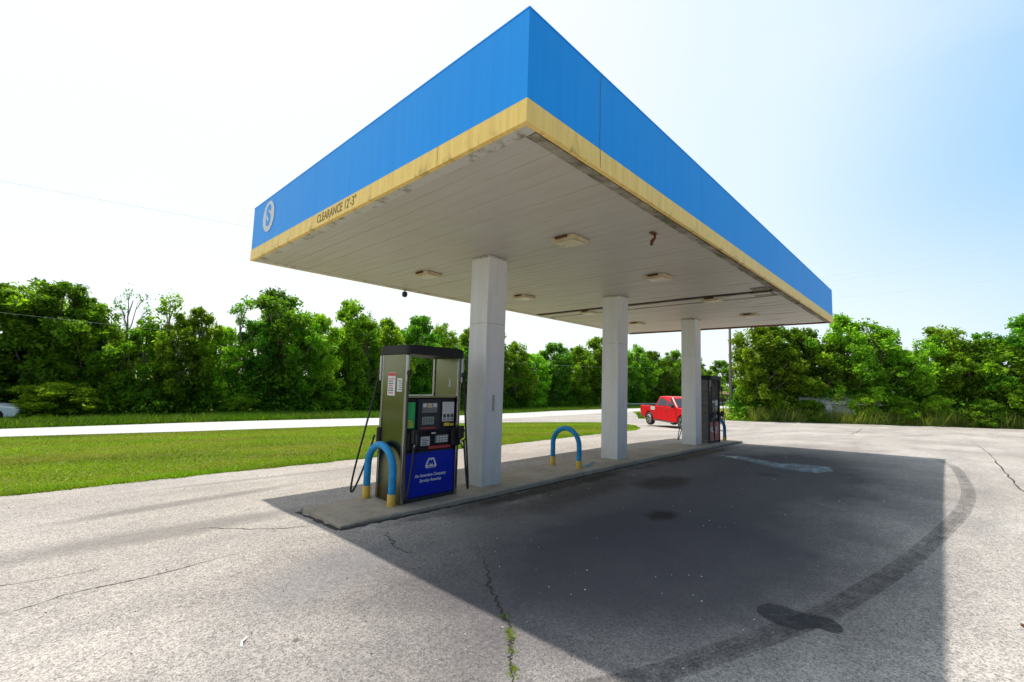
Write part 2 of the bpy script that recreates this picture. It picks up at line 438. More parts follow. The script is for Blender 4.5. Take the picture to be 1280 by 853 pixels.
lot = [(-60, -40)]+lawn_edge+tip+[(9.0, 17.6)]+road_near2[:4]+[(50, 26.0), (42, 21.3), (36.2, 18.2), (38.6, 15), (40.2, 12), (39.6, 9.4), (41.7, 6.4), (43.6, 1.4), (45.4, -3.1), (47.0, -10), (52, -40)]
sheet('road', road_near+road_near2+road_far[::-1], M['road'], .016)
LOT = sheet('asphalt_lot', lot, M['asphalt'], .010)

def strip(name, pts, w, mat, off, parent=None, uvlen=True, kind=None, wj=0, seed=1, taper=False):
    r = random.Random(seed); bm = bmesh.new(); uv = bm.loops.layers.uv.new('UVMap'); prev = None; n = len(pts)
    for i, p in enumerate(pts):
        a = pts[max(i-1, 0)]; b = pts[min(i+1, n-1)]
        dx, dy = b[0]-a[0], b[1]-a[1]; l = math.hypot(dx, dy) or 1; nx, ny = -dy/l, dx/l
        ww = w*(1+r.uniform(-wj, wj))*.5
        if taper: ww *= max(.08, min(1, 4*i/n, 4*(n-1-i)/n))
        cur = [bm.verts.new((p[0]+s*nx*ww, p[1]+s*ny*ww, h(p[0], p[1])+off)) for s in (-1, 1)]
        if prev:
            f = bm.faces.new((prev[0], cur[0], cur[1], prev[1]))
            for lp, (u, vv) in zip(f.loops, ((0, (i-1)/(n-1)), (0, i/(n-1)), (1, i/(n-1)), (1, (i-1)/(n-1)))): lp[uv].uv = (u, vv)
        prev = cur
    bmesh.ops.recalc_face_normals(bm, faces=bm.faces[:])
    me = bpy.data.meshes.new(name); bm.to_mesh(me); bm.free()
    return link_mesh(name, me, mat, parent)
def smooth(pts, n=10):
    out = []
    P = [pts[0]]+pts+[pts[-1]]
    for i in range(1, len(P)-2):
        p0, p1, p2, p3 = P[i-1], P[i], P[i+1], P[i+2]
        for k in range(n):
            u = k/n
            out.append(tuple(.5*((2*p1[j])+(-p0[j]+p2[j])*u+(2*p0[j]-5*p1[j]+4*p2[j]-p3[j])*u*u+(-p0[j]+3*p1[j]-3*p2[j]+p3[j])*u**3) for j in (0, 1)))
    out.append(pts[-1]); return out
skid = smooth([(14.2, -1.9), (13.2, -2.15), (11.38, -2.42), (8.36, -2.52), (6.64, -2.45), (5.1, -2.27), (3.28, -1.99), (2.2, -1.77), (1.45, -1.59), (.99, -1.43), (.34, -1.19), (-.1, -1.0), (-.9, -.55), (-1.8, 0.1)])
strip('tyre_mark', skid, .18, M['tyre'], .0135, LOT)
cracks = [([(.73, 1.21), (.48, .8), (.27, .52), (.18, .44), (.08, .25), (-.05, .06), (-.17, -.12), (-.29, -.26), (-.41, -.37), (-.5, -.48), (-.9, -.8)], .016, .02),
          ([(.36, 2.23), (.25, 2.11), (.19, 1.89), (.11, 1.73), (.12, 1.52), (.21, 1.34)], .011, .02),
          ([(-3.2, 2.45), (-2.51, 2.54), (-2.34, 2.56), (-2.2, 2.63), (-2.01, 2.62), (-1.77, 2.58), (-1.55, 2.58), (-1.34, 2.6), (-1.08, 2.63), (-.93, 2.66)], .007, .006),
          ([(-1.32, 3.94), (-.99, 3.8), (-.72, 3.4), (-.51, 3.17), (-.26, 3.03), (-.12, 2.94)], .009, .02),
          ([(26.8, -3.05), (17.4, -3.2), (12.05, -3.15), (9.05, -3.16), (7, -3.3)], .02, .02),
          ([(35.4, 1.7), (29, 1.2), (22.6, .96)], .04, .06), ([(22.6, .96), (27, -1), (38, -3.5)], .05, .06),
          ([(18, 1.5), (17.2, -.4), (16.5, -4.5)], .05, .05),
          ([(-3, 3.4), (-2.3, 3.15), (-1.7, 3.1)], .006, .012)]
for i, (p, w, a) in enumerate(cracks):
    strip('crack', jag(p, a, 9, 20+i), w, M['crack'], .0132, LOT, wj=.6, seed=i, taper=True)
def blob_mesh(name, outline, mat, off, seed, jit, parent=None):
    r = random.Random(seed); pts = smooth(outline+[outline[0]], 6)[:-1]
    pts = [(x+r.uniform(-jit, jit), y+r.uniform(-jit, jit)) for x, y in pts]
    me = bpy.data.meshes.new(name)
    me.from_pydata([(x, y, h(x, y)+off) for x, y in pts], [], [list(range(len(pts)))])
    o = link_mesh(name, me, mat, parent); return o
blob_mesh('tar_patch', [(1.30, -1.24), (1.40, -1.27), (1.44, -1.38), (1.42, -1.52), (1.46, -1.66), (1.36, -1.74), (1.26, -1.72), (1.24, -1.60), (1.13, -1.52), (1.14, -1.36), (1.2, -1.27)], M['patch'], .0150, 2, .006, LOT)
blob_mesh('dried_spill', [(9.6, 1.9), (9.75, 1.3), (9.3, .67), (9.45, -.2), (9.1, -.55), (8.5, -.55), (8.3, -.1), (8.55, .5), (8.9, .9), (9.25, 1.35)], M['damp'], .0150, 5, .05, LOT)

# ------------------------------------------------------------------ pump island
IX0, IX1, IY0, IY1 = -.015, 13.95, 2.63, 3.73
def itop(x, y): return .12+.0052*x-.0309*y-.036*S(x-11)-.012*S(y-10, 3, 15)
def island():
    bm = bmesh.new(); t = 0.0
    xs = [IX0+(IX1-IX0)*i/28 for i in range(29)]
    prof = [(IY0, -.3), (IY0, t-.02), (IY0+.025, t), (IY1-.025, t), (IY1, t-.02), (IY1, -.3)]
    rows = []
    for i, x in enumerate(xs):
        e = .03 if i in (0, 28) else 0
        rows.append([bm.verts.new((x+(.025 if i == 0 else -.025 if i == 28 else 0)*(1 if z >= 0 else 0), y, itop(x, y)+z-(0 if z < 0 else e*.3))) for y, z in prof])
    for a, b in zip(rows[:-1], rows[1:]):
        for k in range(5): bm.faces.new((a[k], b[k], b[k+1], a[k+1]))
    bm.faces.new(rows[0]); bm.faces.new(rows[-1][::-1])
    bmesh.ops.recalc_face_normals(bm, faces=bm.faces[:])
    me = bpy.data.meshes.new('concrete_island'); bm.to_mesh(me); bm.free()
    return tag(link_mesh('concrete_island', me, M['concrete']), kind='structure')
island()
# dark joint where the kerb meets the asphalt
g = strip('dirt_line', jag([(IX0-.02, 2.6), (4, 2.6), (9, 2.6), (13.9, 2.6)], .015, 60, 9), .07, M['crack'], .0138, LOT, wj=.7, seed=3)
strip('dirt_line', jag([(IX0-.03, 2.62), (IX0-.03, 3.75)], .01, 20, 4), .05, M['crack'], .0138, LOT, wj=.7, seed=5)

# ------------------------------------------------------------------ text
def text_mesh(name, body, size, mat, parent, mtx, extrude=.001, sx=1.0, align='CENTER', spacing=1.0, shear=0.0, bold=0.0):
    cu = bpy.data.curves.new(name, 'FONT'); cu.body = body; cu.size = size; cu.extrude = extrude
    cu.align_x = align; cu.align_y = 'CENTER'; cu.space_character = spacing; cu.shear = shear; cu.offset = bold
    tmp = bpy.data.objects.new(name, cu); C.objects.link(tmp)
    dg = bpy.context.evaluated_depsgraph_get(); me = bpy.data.meshes.new_from_object(tmp.evaluated_get(dg))
    bpy.data.objects.remove(tmp)
    me.transform(mtx @ Matrix.Diagonal((sx, 1, 1, 1))); me.materials.clear()
    return link_mesh(name, me, mat, parent)
def face_mtx(origin, right, up):
    r_ = Vector(right).normalized(); u_ = Vector(up).normalized(); n_ = r_.cross(u_)
    return Matrix(((r_.x, u_.x, n_.x, origin[0]), (r_.y, u_.y, n_.y, origin[1]), (r_.z, u_.z, n_.z, origin[2]), (0, 0, 0, 1)))

# ------------------------------------------------------------------ canopy
ZS, FH, YH, CL, CW = 3.73, .96, .192, 13.73, 6.71
can = empty('fuel_canopy', (0, 0, 0))
tag(can, 'large flat petrol station canopy with blue and yellow fascia on three white columns', 'canopy')
def fascia(name, z0, z1, mat, out, thick):
    """four-sided band, mitred; outer face pushed out by `out`"""
    bm = bmesh.new()
    def ring(o, z): return [bm.verts.new(p) for p in ((-o, -o, z), (CL+o, -o, z), (CL+o, CW+o, z), (-o, CW+o, z))]
    zs = (z0, z1); O = [ring(out, z) for z in zs]; I = [ring(out-thick, z) for z in zs]
    for k in range(4):
        j = (k+1) % 4
        bm.faces.new((O[0][k], O[0][j], O[1][j], O[1][k])); bm.faces.new((I[0][k], I[1][k], I[1][j], I[0][j]))
        bm.faces.new((O[1][k], O[1][j], I[1][j], I[1][k])); bm.faces.new((O[0][k], I[0][k], I[0][j], O[0][j]))
    bmesh.ops.recalc_face_normals(bm, faces=bm.faces[:])
    me = bpy.data.meshes.new(name); bm.to_mesh(me); bm.free(); return link_mesh(name, me, mat, can)
fascia('blue_fascia', ZS+YH, ZS+FH, M['fascia_blue'], 0, .05)
fascia('yellow_band', ZS-.005, ZS+YH-.003, M['fascia_yellow'], .006, .05)
fascia('corner_cap', ZS+FH+.002, ZS+FH+.014, M['fascia_blue'], .004, .07)
# panel seams on the fascia
r2_ = random.Random(4)
for x in [1.05, 3.6, 6.1, 8.6, 11.1]:
    b = MB(); w = .0035 if x == 1.05 else .0015
    for (z0_, z1_, yy) in ((ZS+YH, ZS+FH-.01, -.0035), (ZS+.005, ZS+YH-.004, -.0095)):
        zz = [z0_+(z1_-z0_)*k/6 for k in range(7)]; pr_ = None
        for z in zz:
            q = x+(r2_.uniform(-.008, .008) if x == 1.05 else 0); cur = [b.bm.verts.new((q-w, yy, z)), b.bm.verts.new((q+w, yy, z))]
            if pr_: b.bm.faces.new((pr_[0], pr_[1], cur[1], cur[0]))
            pr_ = cur
    b.build('seam', M['ink'] if x == 1.05 else M['seam'], can)
for y in [1.15, 3.2, 5.95]:
    MB().quad([(-.0095, y-.002, ZS), (-.0095, y+.002, ZS), (-.0095, y+.002, ZS+YH), (-.0095, y-.002, ZS+YH)]).build('seam', M['ink'], can)
# roof deck
MB().box(.055, CL-.055, .055, CW-.055, ZS+.6, ZS+.66).build('roof_deck', M['shed_roof'], can)
# soffit: pans running along Y, with V grooves; two gaps near x=7.8 and 8.4
def soffit():
    bm = bmesh.new(); W = .2; y0, y1 = .16, CW-.16; x = .16
    r = random.Random(11)
    while x < CL-.17:
        xe = min(x+W, CL-.16)
        drop = 0
        if 7.72 < (x+xe)/2 < 7.84 or 8.36 < (x+xe)/2 < 8.44: pass
        gapped = abs(x-7.76) < .101 or abs(x-8.36) < .101
        if gapped: x = xe; continue
        else: x0, x1 = x+.004, xe-.004
        sag = r.uniform(-.003, .003) - (.02 if 7.8 < x < 8.4 else 0)
        n = 14; ring = []
        for i in range(n+1):
            y = y0+(y1-y0)*i/n
            wob = r.uniform(-.0025, .0025)
            if x > 5 and y < 1.6: wob -= .018*math.sin((y-.16)*2.1)*min(1, (x-5)/3)*r.random()
            z = ZS+.012+sag+wob
            ring.append([bm.verts.new((px, y, z+dz)) for px, dz in ((x0-.004, .022), (x0, .003), (x0+.012, 0), (x1-.012, 0), (x1, .003), (x1+.004, .022))])
        for a, c in zip(ring[:-1], ring[1:]):
            for k in range(5): bm.faces.new((a[k], a[k+1], c[k+1], c[k]))
        x = xe
    bmesh.ops.recalc_face_normals(bm, faces=bm.faces[:])
    me = bpy.data.meshes.new('soffit'); bm.to_mesh(me); bm.free()
    return link_mesh('soffit', me, M['soffit'], can)
soffit()
MB().box(.06, CL-.06, .06, CW-.06, ZS+.05, ZS+.06).build('upper_lining', M['gap_dark'], can)
def trim():
    b = MB()
    for (x0, x1, y0, y1) in ((.05, .17, .05, CW-.05), (.17, CL-.17, CW-.17, CW-.05)):
        b.box(x0, x1, y0, y1, ZS-.004, ZS+.02, .003)
    return b.build('soffit_trim', M['trim'], can)
trim()
def ragged():
    bm = bmesh.new(); r = random.Random(5); rows = []
    n = 220
    for i in range(n+1):
        x = .175+(CL-.35)*i/n
        k = min(1, max(.15, (x-1)/4)); 
        rows.append([bm.verts.new((x, .05, ZS-.006-r.random()*.02*k)), bm.verts.new((x, .11+r.uniform(-.02, .02)*k, ZS-.002-r.random()*.02*k)),
                     bm.verts.new((x, .17+r.uniform(-.01, .02)*k, ZS+.006-r.random()*.012*k)), bm.verts.new((x, .19, ZS+.03))])
    for a, c in zip(rows[:-1], rows[1:]):
        for k in range(3): bm.faces.new((a[k], a[k+1], c[k+1], c[k]))
    bmesh.ops.recalc_face_normals(bm, faces=bm.faces[:])
    me = bpy.data.meshes.new('corroded_edge'); bm.to_mesh(me); bm.free()
    return tag(link_mesh('corroded_edge', me, M['rusty_edge'], can), 'rust-eaten underside edge of the long side')
ragged()
MB().box(CL-.17, CL-.05, .05, CW-.05, ZS-.02, ZS+.02, .003).box(CL-.26, CL-.175, 1.2, CW-.2, ZS-.012, ZS+.005).build('far_edge_trim', M['rust'], can)
# opened joints: dark channels running the full width, one rusted plate where they meet the edge
for xg, wd in ((7.76, .10), (8.36, .075)):
    MB().box(xg, xg+wd, .2, CW-.2, ZS+.002, ZS+.012).build('open_joint', M['gap_dark'], can)
MB().box(7.9, 8.3, .2, .62, ZS-.012, ZS-.004).build('rusted_plate', M['rusty_edge'], can)
MB().box(7.45, 7.72, .2, .5, ZS-.010, ZS-.003).build('rusted_plate', M['rusty_edge'], can)
# roundel with S on the short fascia
def roundel():
    o = (-.004, 5.90, 4.36); X = -.004
    prof = []
    n = 64
    for k in range(n):
        a = 2*math.pi*k/n; rr = .265*(1+.02*math.cos(16*a))
        prof.append((o[1]+rr*math.cos(a), o[2]+rr*math.sin(a)))
    MB().prism(prof, 'x', X-.004, X).build('roundel', M['white_vinyl'], can)
    mt = face_mtx((X-.007, o[1], o[2]), (0, -1, 0), (0, 0, 1))
    text_mesh('roundel_letter', 'S', .47, M['fascia_blue'], can, mt, .0015, .95, bold=.022)
roundel()
text_mesh('clearance_lettering', "CLEARANCE 12'-3\"", .165, M['ink'], can, face_mtx((-.008, 3.32, ZS+.092), (0, -1, 0), (0, 0, 1)), .001, .82)
# columns
cols = [(2.649, 3.2), (6.732, 3.2), (11.142, 3.2)]
for i, (cx, cy) in enumerate(cols):
    hw = .213; zb = itop(cx, cy)-.02
    b = MB(); split = 2.62
    b.box(-hw, hw, -hw, hw, 0, split-.0045-zb, .006)
    b.box(-hw+.006, hw-.006, -hw+.006, hw-.006, split-.004-zb, split+.004-zb, mi=1)
    b.box(-hw, hw, -hw, hw, split+.0045-zb, ZS+.008-zb, .006)
    col = b.build('column', [M['column'], M['trim']], can, (cx, cy, zb))
    MB().box(-hw-.012, hw+.012, -hw-.012, hw+.012, ZS-.03-zb, ZS-.006-zb).build('collar', M['trim'], col)
    if i == 0:
        tag(col, 'column nearest the blue pump')
        s = MB().box(-.045, .02, -hw-.003, -hw-.001, 1.18, 1.46).build('notice', M['sticker'], col)
        k = MB()
        rr = random.Random(3)
        for q in range(9):
            k.box(-.037, .012-rr.random()*.02, -hw-.0045, -hw-.003, 1.2+q*.028, 1.2+q*.028+.014)
        k.build('notice_print', M['sticker_ink'], s)
# ceiling lights
light0 = None
rows_y = [(1.5, 'on the open right side'), (4.9, 'on the lawn side')]
lx = [(2.62, 'first', 'nearest the camera'), (5.4, 'second', 'between the first two columns'), (8.16, 'third', 'between the two dark open joints'), (10.95, 'fourth', 'beside the far column')]
for i, (x, num, near) in enumerate(lx):
    for y, side in rows_y:
        if light0 is None:
            L0 = empty('ceiling_light', (0, 0, 0))
            MB().prism([(-.2, 0), (.2, 0), (.16, -.05), (-.16, -.05)], 'y', -.2, .2).build('housing', M['fixture'], L0)
            MB().box(-.145, .145, -.165, .165, -.062, -.0505, .004).build('lens', M['fixture_lens'], L0)
            MB().box(-.23, -.2005, -.1, .1, -.03, 0).build('bracket', M['rust'], L0)
            light0 = L0; o = L0
        else: o = copy_tree(light0)
        o.location = (x, y, ZS+.004)
        tag(o, 'cream square ceiling light %s, %s' % (near, side), 'ceiling light', 'ceiling lights under the canopy')
# small floodlight/camera on far edge and rusty hook
cam_t = empty('security_camera', (3.17, CW-.14, ZS)); tag(cam_t, 'small grey camera hanging under the lawn-side edge of the canopy', 'camera')
MB().lathe([(.05, 0), (.05, -.03), (.02, -.035), (.02, -.07)], n=16).build('mount', M['fixture'], cam_t)
MB().lathe([(.055, -.07), (.06, -.09), (.06, -.15), (.04, -.18)], n=16).build('camera_housing', M['dark_grey'], cam_t)
hk = empty('rusty_bracket', (3.06, .45, ZS)); tag(hk, 'rusty brown hooked bracket dangling from the canopy ceiling', 'bracket')
MB().box(-.05, .07, -.03, .03, -.012, .004, .004).build('base_plate', M['rust'], hk)
MB().tube([(.05, 0, -.01), (.06, 0, -.05), (.03, .005, -.08), (-.01, .01, -.12), (-.02, .01, -.17)], [.018, .018, .022, .024, .02], 8).build('hook', M['rust'], hk)

# ------------------------------------------------------------------ hoop barriers
def hoop_pts(half, H_, r_, n=14):
    pts = [(0, -half, -.02), (0, -half, (H_-r_)*.5), (0, -half, H_-r_)]
    for k in range(1, n):
        a = math.pi*k/n; pts.append((0, -r_*math.cos(a), H_-r_+r_*math.sin(a)))
    return pts+[(0, half, H_-r_), (0, half, (H_-r_)*.5), (0, half, -.02)]
def make_hoop():
    o = empty('hoop_barrier')
    MB().tube(hoop_pts(.325, .755, .325), .049, 20).build('hoop', M['barrier_blue'], o)
    for s in (-1, 1):
        MB().lathe([(.051, -.02), (.056, .0), (.056, .155), (.052, .16)], c=(0, s*.325, 0), n=20).build('foot_sleeve', M['barrier_yellow'], o)
    return o
hp0 = make_hoop()
for i, (x, y, lb) in enumerate([(.83, 3.29, 'blue hoop barrier with yellow feet guarding the blue fuel pump'),
                               (4.95, 3.24, 'blue hoop barrier with yellow feet alone between the first and second columns'),
                               (13.1, 3.24, 'blue hoop barrier with yellow feet at the far end of the island')]):
    o = hp0 if i == 0 else copy_tree(hp0)
    o.location = (x, y, itop(x, y)); tag(o, lb, 'barrier', 'hoop barriers on the pump island')
# blue paint overspray on the concrete by the second hoop
blob_mesh('paint_smear', [(5.05, 2.95), (5.6, 3.12), (6.0, 3.2), (5.6, 3.0), (5.15, 2.84)], m_overlay('blue_smear', (.03, .3, .42), .7, 16, .4, .6), .0885, 5, .012, LOT)

# ------------------------------------------------------------------ fuel pumps (local: x 0..0.94 width, y 0 front .. 0.64 back, z up)
PW, PD, PH = .94, .64, 2.1
def hose(p0, p1, low, out, rad=.014, n=26, sway=0.0):
    """catenary-like hose from a high point to a nozzle through a low loop"""
    pts = []
    for k in range(n+1):
        u = k/n
        if u < .6: q = u/.6; z = p0[2]+(low-p0[2])*(1-(1-q)**1.9)
        else: q = (u-.6)/.4; z = low+(p1[2]-low)*(q**1.9)
        b_ = math.sin(math.pi*u)
        pts.append((p0[0]+(p1[0]-p0[0])*u+out[0]*b_, p0[1]+(p1[1]-p0[1])*u+out[1]*b_, z+sway*b_))
    return MB().tube(pts, rad, 8)
def nozzle(parent, x, y, z, dx, mats):
    """nozzle hanging in its boot, spout down"""
    b = MB()
    b.box(x-.04, x+.04, y-.05, y+.01, z-.06, z+.12, .012, seg=2)                      # body
    b.tube([(x, y-.05, z+.08), (x+dx*.02, y-.1, z+.04), (x+dx*.02, y-.11, z-.06), (x, y-.06, z-.1)], [.016, .014, .014, .014], 8)  # lever guard
    o = b.build('nozzle', mats, parent)
    MB().tube([(x, y-.02, z-.05), (x, y-.02, z-.13), (x+dx*.03, y-.04, z-.2)], [.016, .013, .012], 8).build('spout', M['chrome'], o)
    return o
def make_pump(name, old=False):
    P = empty(name)
    door = M['faded_red'] if old else M['cabinet_blue']
    st = M['steel'] if not old else M['weathered']
    MB().box(.03, PW-.03, .03, PD-.03, -.02, .06, .004).build('plinth', M['dark_grey'], P)
    # cabinets
    MB().box(.05, PW-.05, .045, PD-.045, .06, .675, .004).build('lower_cabinet', M['dark_grey'], P)
    MB().box(.05, PW-.05, .06, PD-.06, .675, 1.40, .006).build('electronics_head', M['weathered'] if old else M['black_plastic'], P)
    for sy in (0, 1):     # door on both faces
        y0, y1 = (.022, .0445) if sy == 0 else (PD-.0445, PD-.022)
        MB().box(.052, PW-.052, y0, y1, .07, .655, .006, seg=2).build('lower_door', door, P)
    # side panels with a see-through opening between them above the head
    for x0, x1 in ((0, .028), (PW-.028, PW)):
        MB().box(x0, x1, .045, PD-.045, .0, 1.99, .006).build('side_panel', st, P)
        for ya, yb in ((0, .044), (PD-.044, PD)):
            MB().box(x0-.004 if x0 == 0 else x0-.02, x1+.02 if x0 == 0 else x1+.004, ya, yb, .0, 1.99, .01, seg=2).build('corner_post', M['chrome'] if not old else M['dark_grey'], P)
    MB().box(.03, PW-.03, .03, PD-.03, 1.401, 1.425, .003).build('head_shelf', M['steel'] if not old else M['dark_grey'], P)
    # top cap, rounded in plan
    pr = []
    for cx_, cy_, a0 in ((PW-.04, PD-.02, 0), (.04, PD-.02, 90), (.04, .02, 180), (PW-.04, .02, 270)):
        for k in range(6):
            a = R(a0+k*18); pr.append((cx_+.07*math.cos(a), cy_+.07*math.sin(a)))
    cap = MB(); cap.prism(pr, 'z', 1.99, 2.1)
    cap.prism([(PW/2+(x-PW/2)*.94, PD/2+(y-PD/2)*.94) for x, y in pr], 'z', 2.1, 2.118)
    cap.build('top_cap', M['black_plastic'], P)
    # face details on both faces
    for face in (0, 1):
        def bx(name, x0, x1, z0, z1, d0, d1, mat, parent=P, bev=.003):
            if face == 1: x0, x1 = PW-x1, PW-x0
            y0, y1 = (.06-d1, .06-d0) if face == 0 else (PD-.06+d0, PD-.06+d1)
            return MB().box(x0, x1, y0, y1, z0, z1, bev).build(name, mat, parent)
        bez = bx('display_bezel', .235, .6, .95, 1.385, .001, .03, M['dark_grey'])
        bx('display_screen', .29, .55, 1.19, 1.33, .031, .034, M['screen'], bez)
        bx('display_logo', .30, .36, 1.27, 1.325, .035, .037, M['sticker'], bez, 0)
        bx('display_logo', .475, .535, 1.27, 1.325, .035, .037, M['sticker'], bez, 0)
        bx('display_logo', .375, .46, 1.265, 1.325, .035, .0365, M['fixture'], bez, 0)
        bx('sale_readout', .3, .5, 1.03, 1.14, .031, .034, M['lcd'], bez)
        for q in range(4): bx('readout_digit', .318+q*.044, .344+q*.044, 1.05, 1.12, .035, .036, M['screen'], bez, 0)
        bx('readout_bar', .27, .53, .975, .992, .031, .034, M['sticker_red'], bez, 0)
        if not old:
            gp = bx('green_label', .062, .195, .985, 1.34, .001, .008, M['green_label'])
            for q in range(3): bx('label_print', .08, .17-q*.012, 1.005+q*.035, 1.027+q*.035, .009, .010, M['yellow_label'], gp, 0)
        pb = bx('price_board', .66, .87, 1.06, 1.34, .001, .014, M['sticker'] if not old else M['white_vinyl'])
        for q in range(3):
            bx('grade_print', .672+q*.068, .72+q*.068, 1.115, 1.165, .015, .0165, M['sticker_ink'], pb, 0)
            bx('grade_button', .672+q*.068, .722+q*.068, 1.075, 1.1, .015, .019, M['lcd'], pb, 0)
        yl = bx('octane_label', .70, .80, .995, 1.04, .001, .005, M['yellow_label'], P, 0)
        bx('octane_label', .81, .88, .995, 1.03, .001, .005, M['yellow_label'], P, 0)
        bx('card_slot', .42, .58, .885, .93, .001, .04, M['black_plastic'])
        bx('card_label', .46, .53, .90, .92, .041, .043, M['sticker'], P, 0)
        nt = bx('notice', .305, .46, .74, .865, .006, .012, M['sticker'])
        for q in range(4): bx('notice_print', .325, .44-(q % 2)*.03, .757+q*.024, .765+q*.024, .013, .014, M['sticker_ink'], nt, 0)
        kp = bx('keypad', .55, .77, .765, .875, .001, .03, M['lcd'])
        for q in range(3):
            for w in range(4): bx('key', .565+w*.05, .6+w*.05, .775+q*.032, .797+q*.032, .031, .036, M['sticker'], kp, 0)
        bx('receipt_slot', .44, .84, .688, .728, .001, .02, M['sticker_red'] if not old else M['black_plastic'])
        bt = bx('nozzle_boot', .06, .24, .69, .95, .001, .075, M['black_plastic'], P, .02)
        bt2 = bx('nozzle_boot', .80, PW+.03, .71, .97, .001, .085, M['black_plastic'], P, .02)
        # hose hangers up on the posts
        yy = -.02 if face == 0 else PD+.02
        for xx in (.0, PW):
            MB().box(xx-.02, xx+.02, yy-.022, yy+.022, 1.62, 1.98, .008).build('hose_post', M['chrome'] if not old else M['galv'], P)
            MB().lathe([(.02, 1.70), (.03, 1.71), (.03, 1.76), (.018, 1.77)], c=(xx, yy-(.03 if face == 0 else -.03), 0), n=12).build('swivel', M['black_rubber'], P)
    # front nozzles and hoses
    mt = M['black_rubber']
    nozzle(P, .13, -.04, .86, -1, mt); nozzle(P, PW-.02, -.05, .88, 1, mt)
    hose((-.01, -.05, 1.72), (.1, -.1, .76), .12, (-.08, -.07)).build('hose', mt, P)
    hose((PW+.01, -.05, 1.72), (PW, -.12, .78), .1, (.09, -.05)).build('hose', mt, P)
    # lawn-side nozzles and hoses
    o = nozzle(P, .1, PD+.1, .86, -1, mt)
    hose((-.01, PD+.05, 1.72), (.02, PD+.14, .84), .05, (-.24, .16)).build('hose', mt, P)
    hose((PW+.01, PD+.05, 1.72), (PW-.1, PD+.1, .8), .12, (.1, .08)).build('hose', mt, P)
    return P
pump = make_pump('fuel_pump')
pump.location = (.92, 2.89, itop(1.4, 3.2))
tag(pump, 'steel-sided fuel pump with blue lower door and black top in front of the nearest column', 'fuel pump')
# emblem + lettering on the front blue door
def emblem(P):
    cx_, cz_ = .475, .50; y = .0205
    hexo = [(-.09, -.075), (.09, -.075), (.115, -.045), (.058, .085), (-.058, .085), (-.115, -.045)]
    s = .84
    MB().prism([(cx_+x*s, cz_+z*s) for x, z in hexo], 'y', y-.003, y).build('emblem', M['white_vinyl'], P)
    mpts = [(-.075, -.055), (-.04, .06), (-.012, .06), (0, .02), (.012, .06), (.04, .06), (.075, -.055), (.035, -.055), (.022, .005), (.008, -.04), (-.008, -.04), (-.022, .005), (-.035, -.055)]
    MB().prism([(cx_+x*s, cz_+.01+z*s*.8) for x, z in mpts], 'y', y-.0055, y-.003).build('emblem_letter', M['cabinet_blue'], P)
    MB().box(cx_-.062, cx_+.062, y-.0045, y-.003, cz_-.055, cz_-.045).build('emblem_bar', M['cabinet_blue'], P)
    mm = lambda z: face_mtx((cx_, y-.001, z), (1, 0, 0), (0, 0, 1))
    text_mesh('door_lettering', 'An American Company', .06, M['white_vinyl'], P, mm(.345), .001, .92, shear=.25, bold=.001)
    text_mesh('door_lettering', 'Serving America', .06, M['white_vinyl'], P, mm(.275), .001, .92, shear=.25, bold=.001)
emblem(pump)
# stickers on the left steel side panel (faces -x)
def side_stickers(P):
    def bx(n, y0, y1, z0, z1, x, mat, parent): return MB().box(x-.002, x, y0, y1, z0, z1).build(n, mat, parent)
    a = bx('safety_sticker', .27, .46, 1.42, 1.74, -.001, M['sticker'], P)
    bx('sticker_header', .275, .455, 1.69, 1.735, -.0031, M['sticker_red'], a)
    rr = random.Random(5)
    for q in range(7): bx('sticker_print', .285+rr.random()*.04, .44, 1.45+q*.032, 1.463+q*.032, -.0031, M['sticker_ink'] if q % 3 else M['sticker_red'], a)
    b_ = bx('notice_sticker', .1, .22, 1.48, 1.66, -.001, M['sticker'], P)
    for q in range(5): bx('sticker_print', .11, .2-rr.random()*.03, 1.5+q*.03, 1.511+q*.03, -.0031, M['sticker_ink'], b_)
    # small plate on the inner face of the right panel
    MB().box(PW-.031, PW-.0285, .2, .25, 1.55, 1.68).build('small_plate', M['sticker'], P)
side_stickers(pump)
pump2 = make_pump('fuel_pump', True)
pump2.location = (11.75, 2.89, itop(12.2, 3.2)); pump2.scale = (.95, 1, .98)
tag(pump2, 'old dark fuel pump with faded red lower door behind the far column', 'fuel pump')
rr = random.Random(6)
b = MB()
for q in range(7):
    x = .12+rr.random()*.6; z = .12+rr.random()*.4; b.box(x, x+rr.uniform(.05, .14), .016, .0205, z, z+rr.uniform(.04, .12))
b.build('faded_print', M['sticker'], pump2)

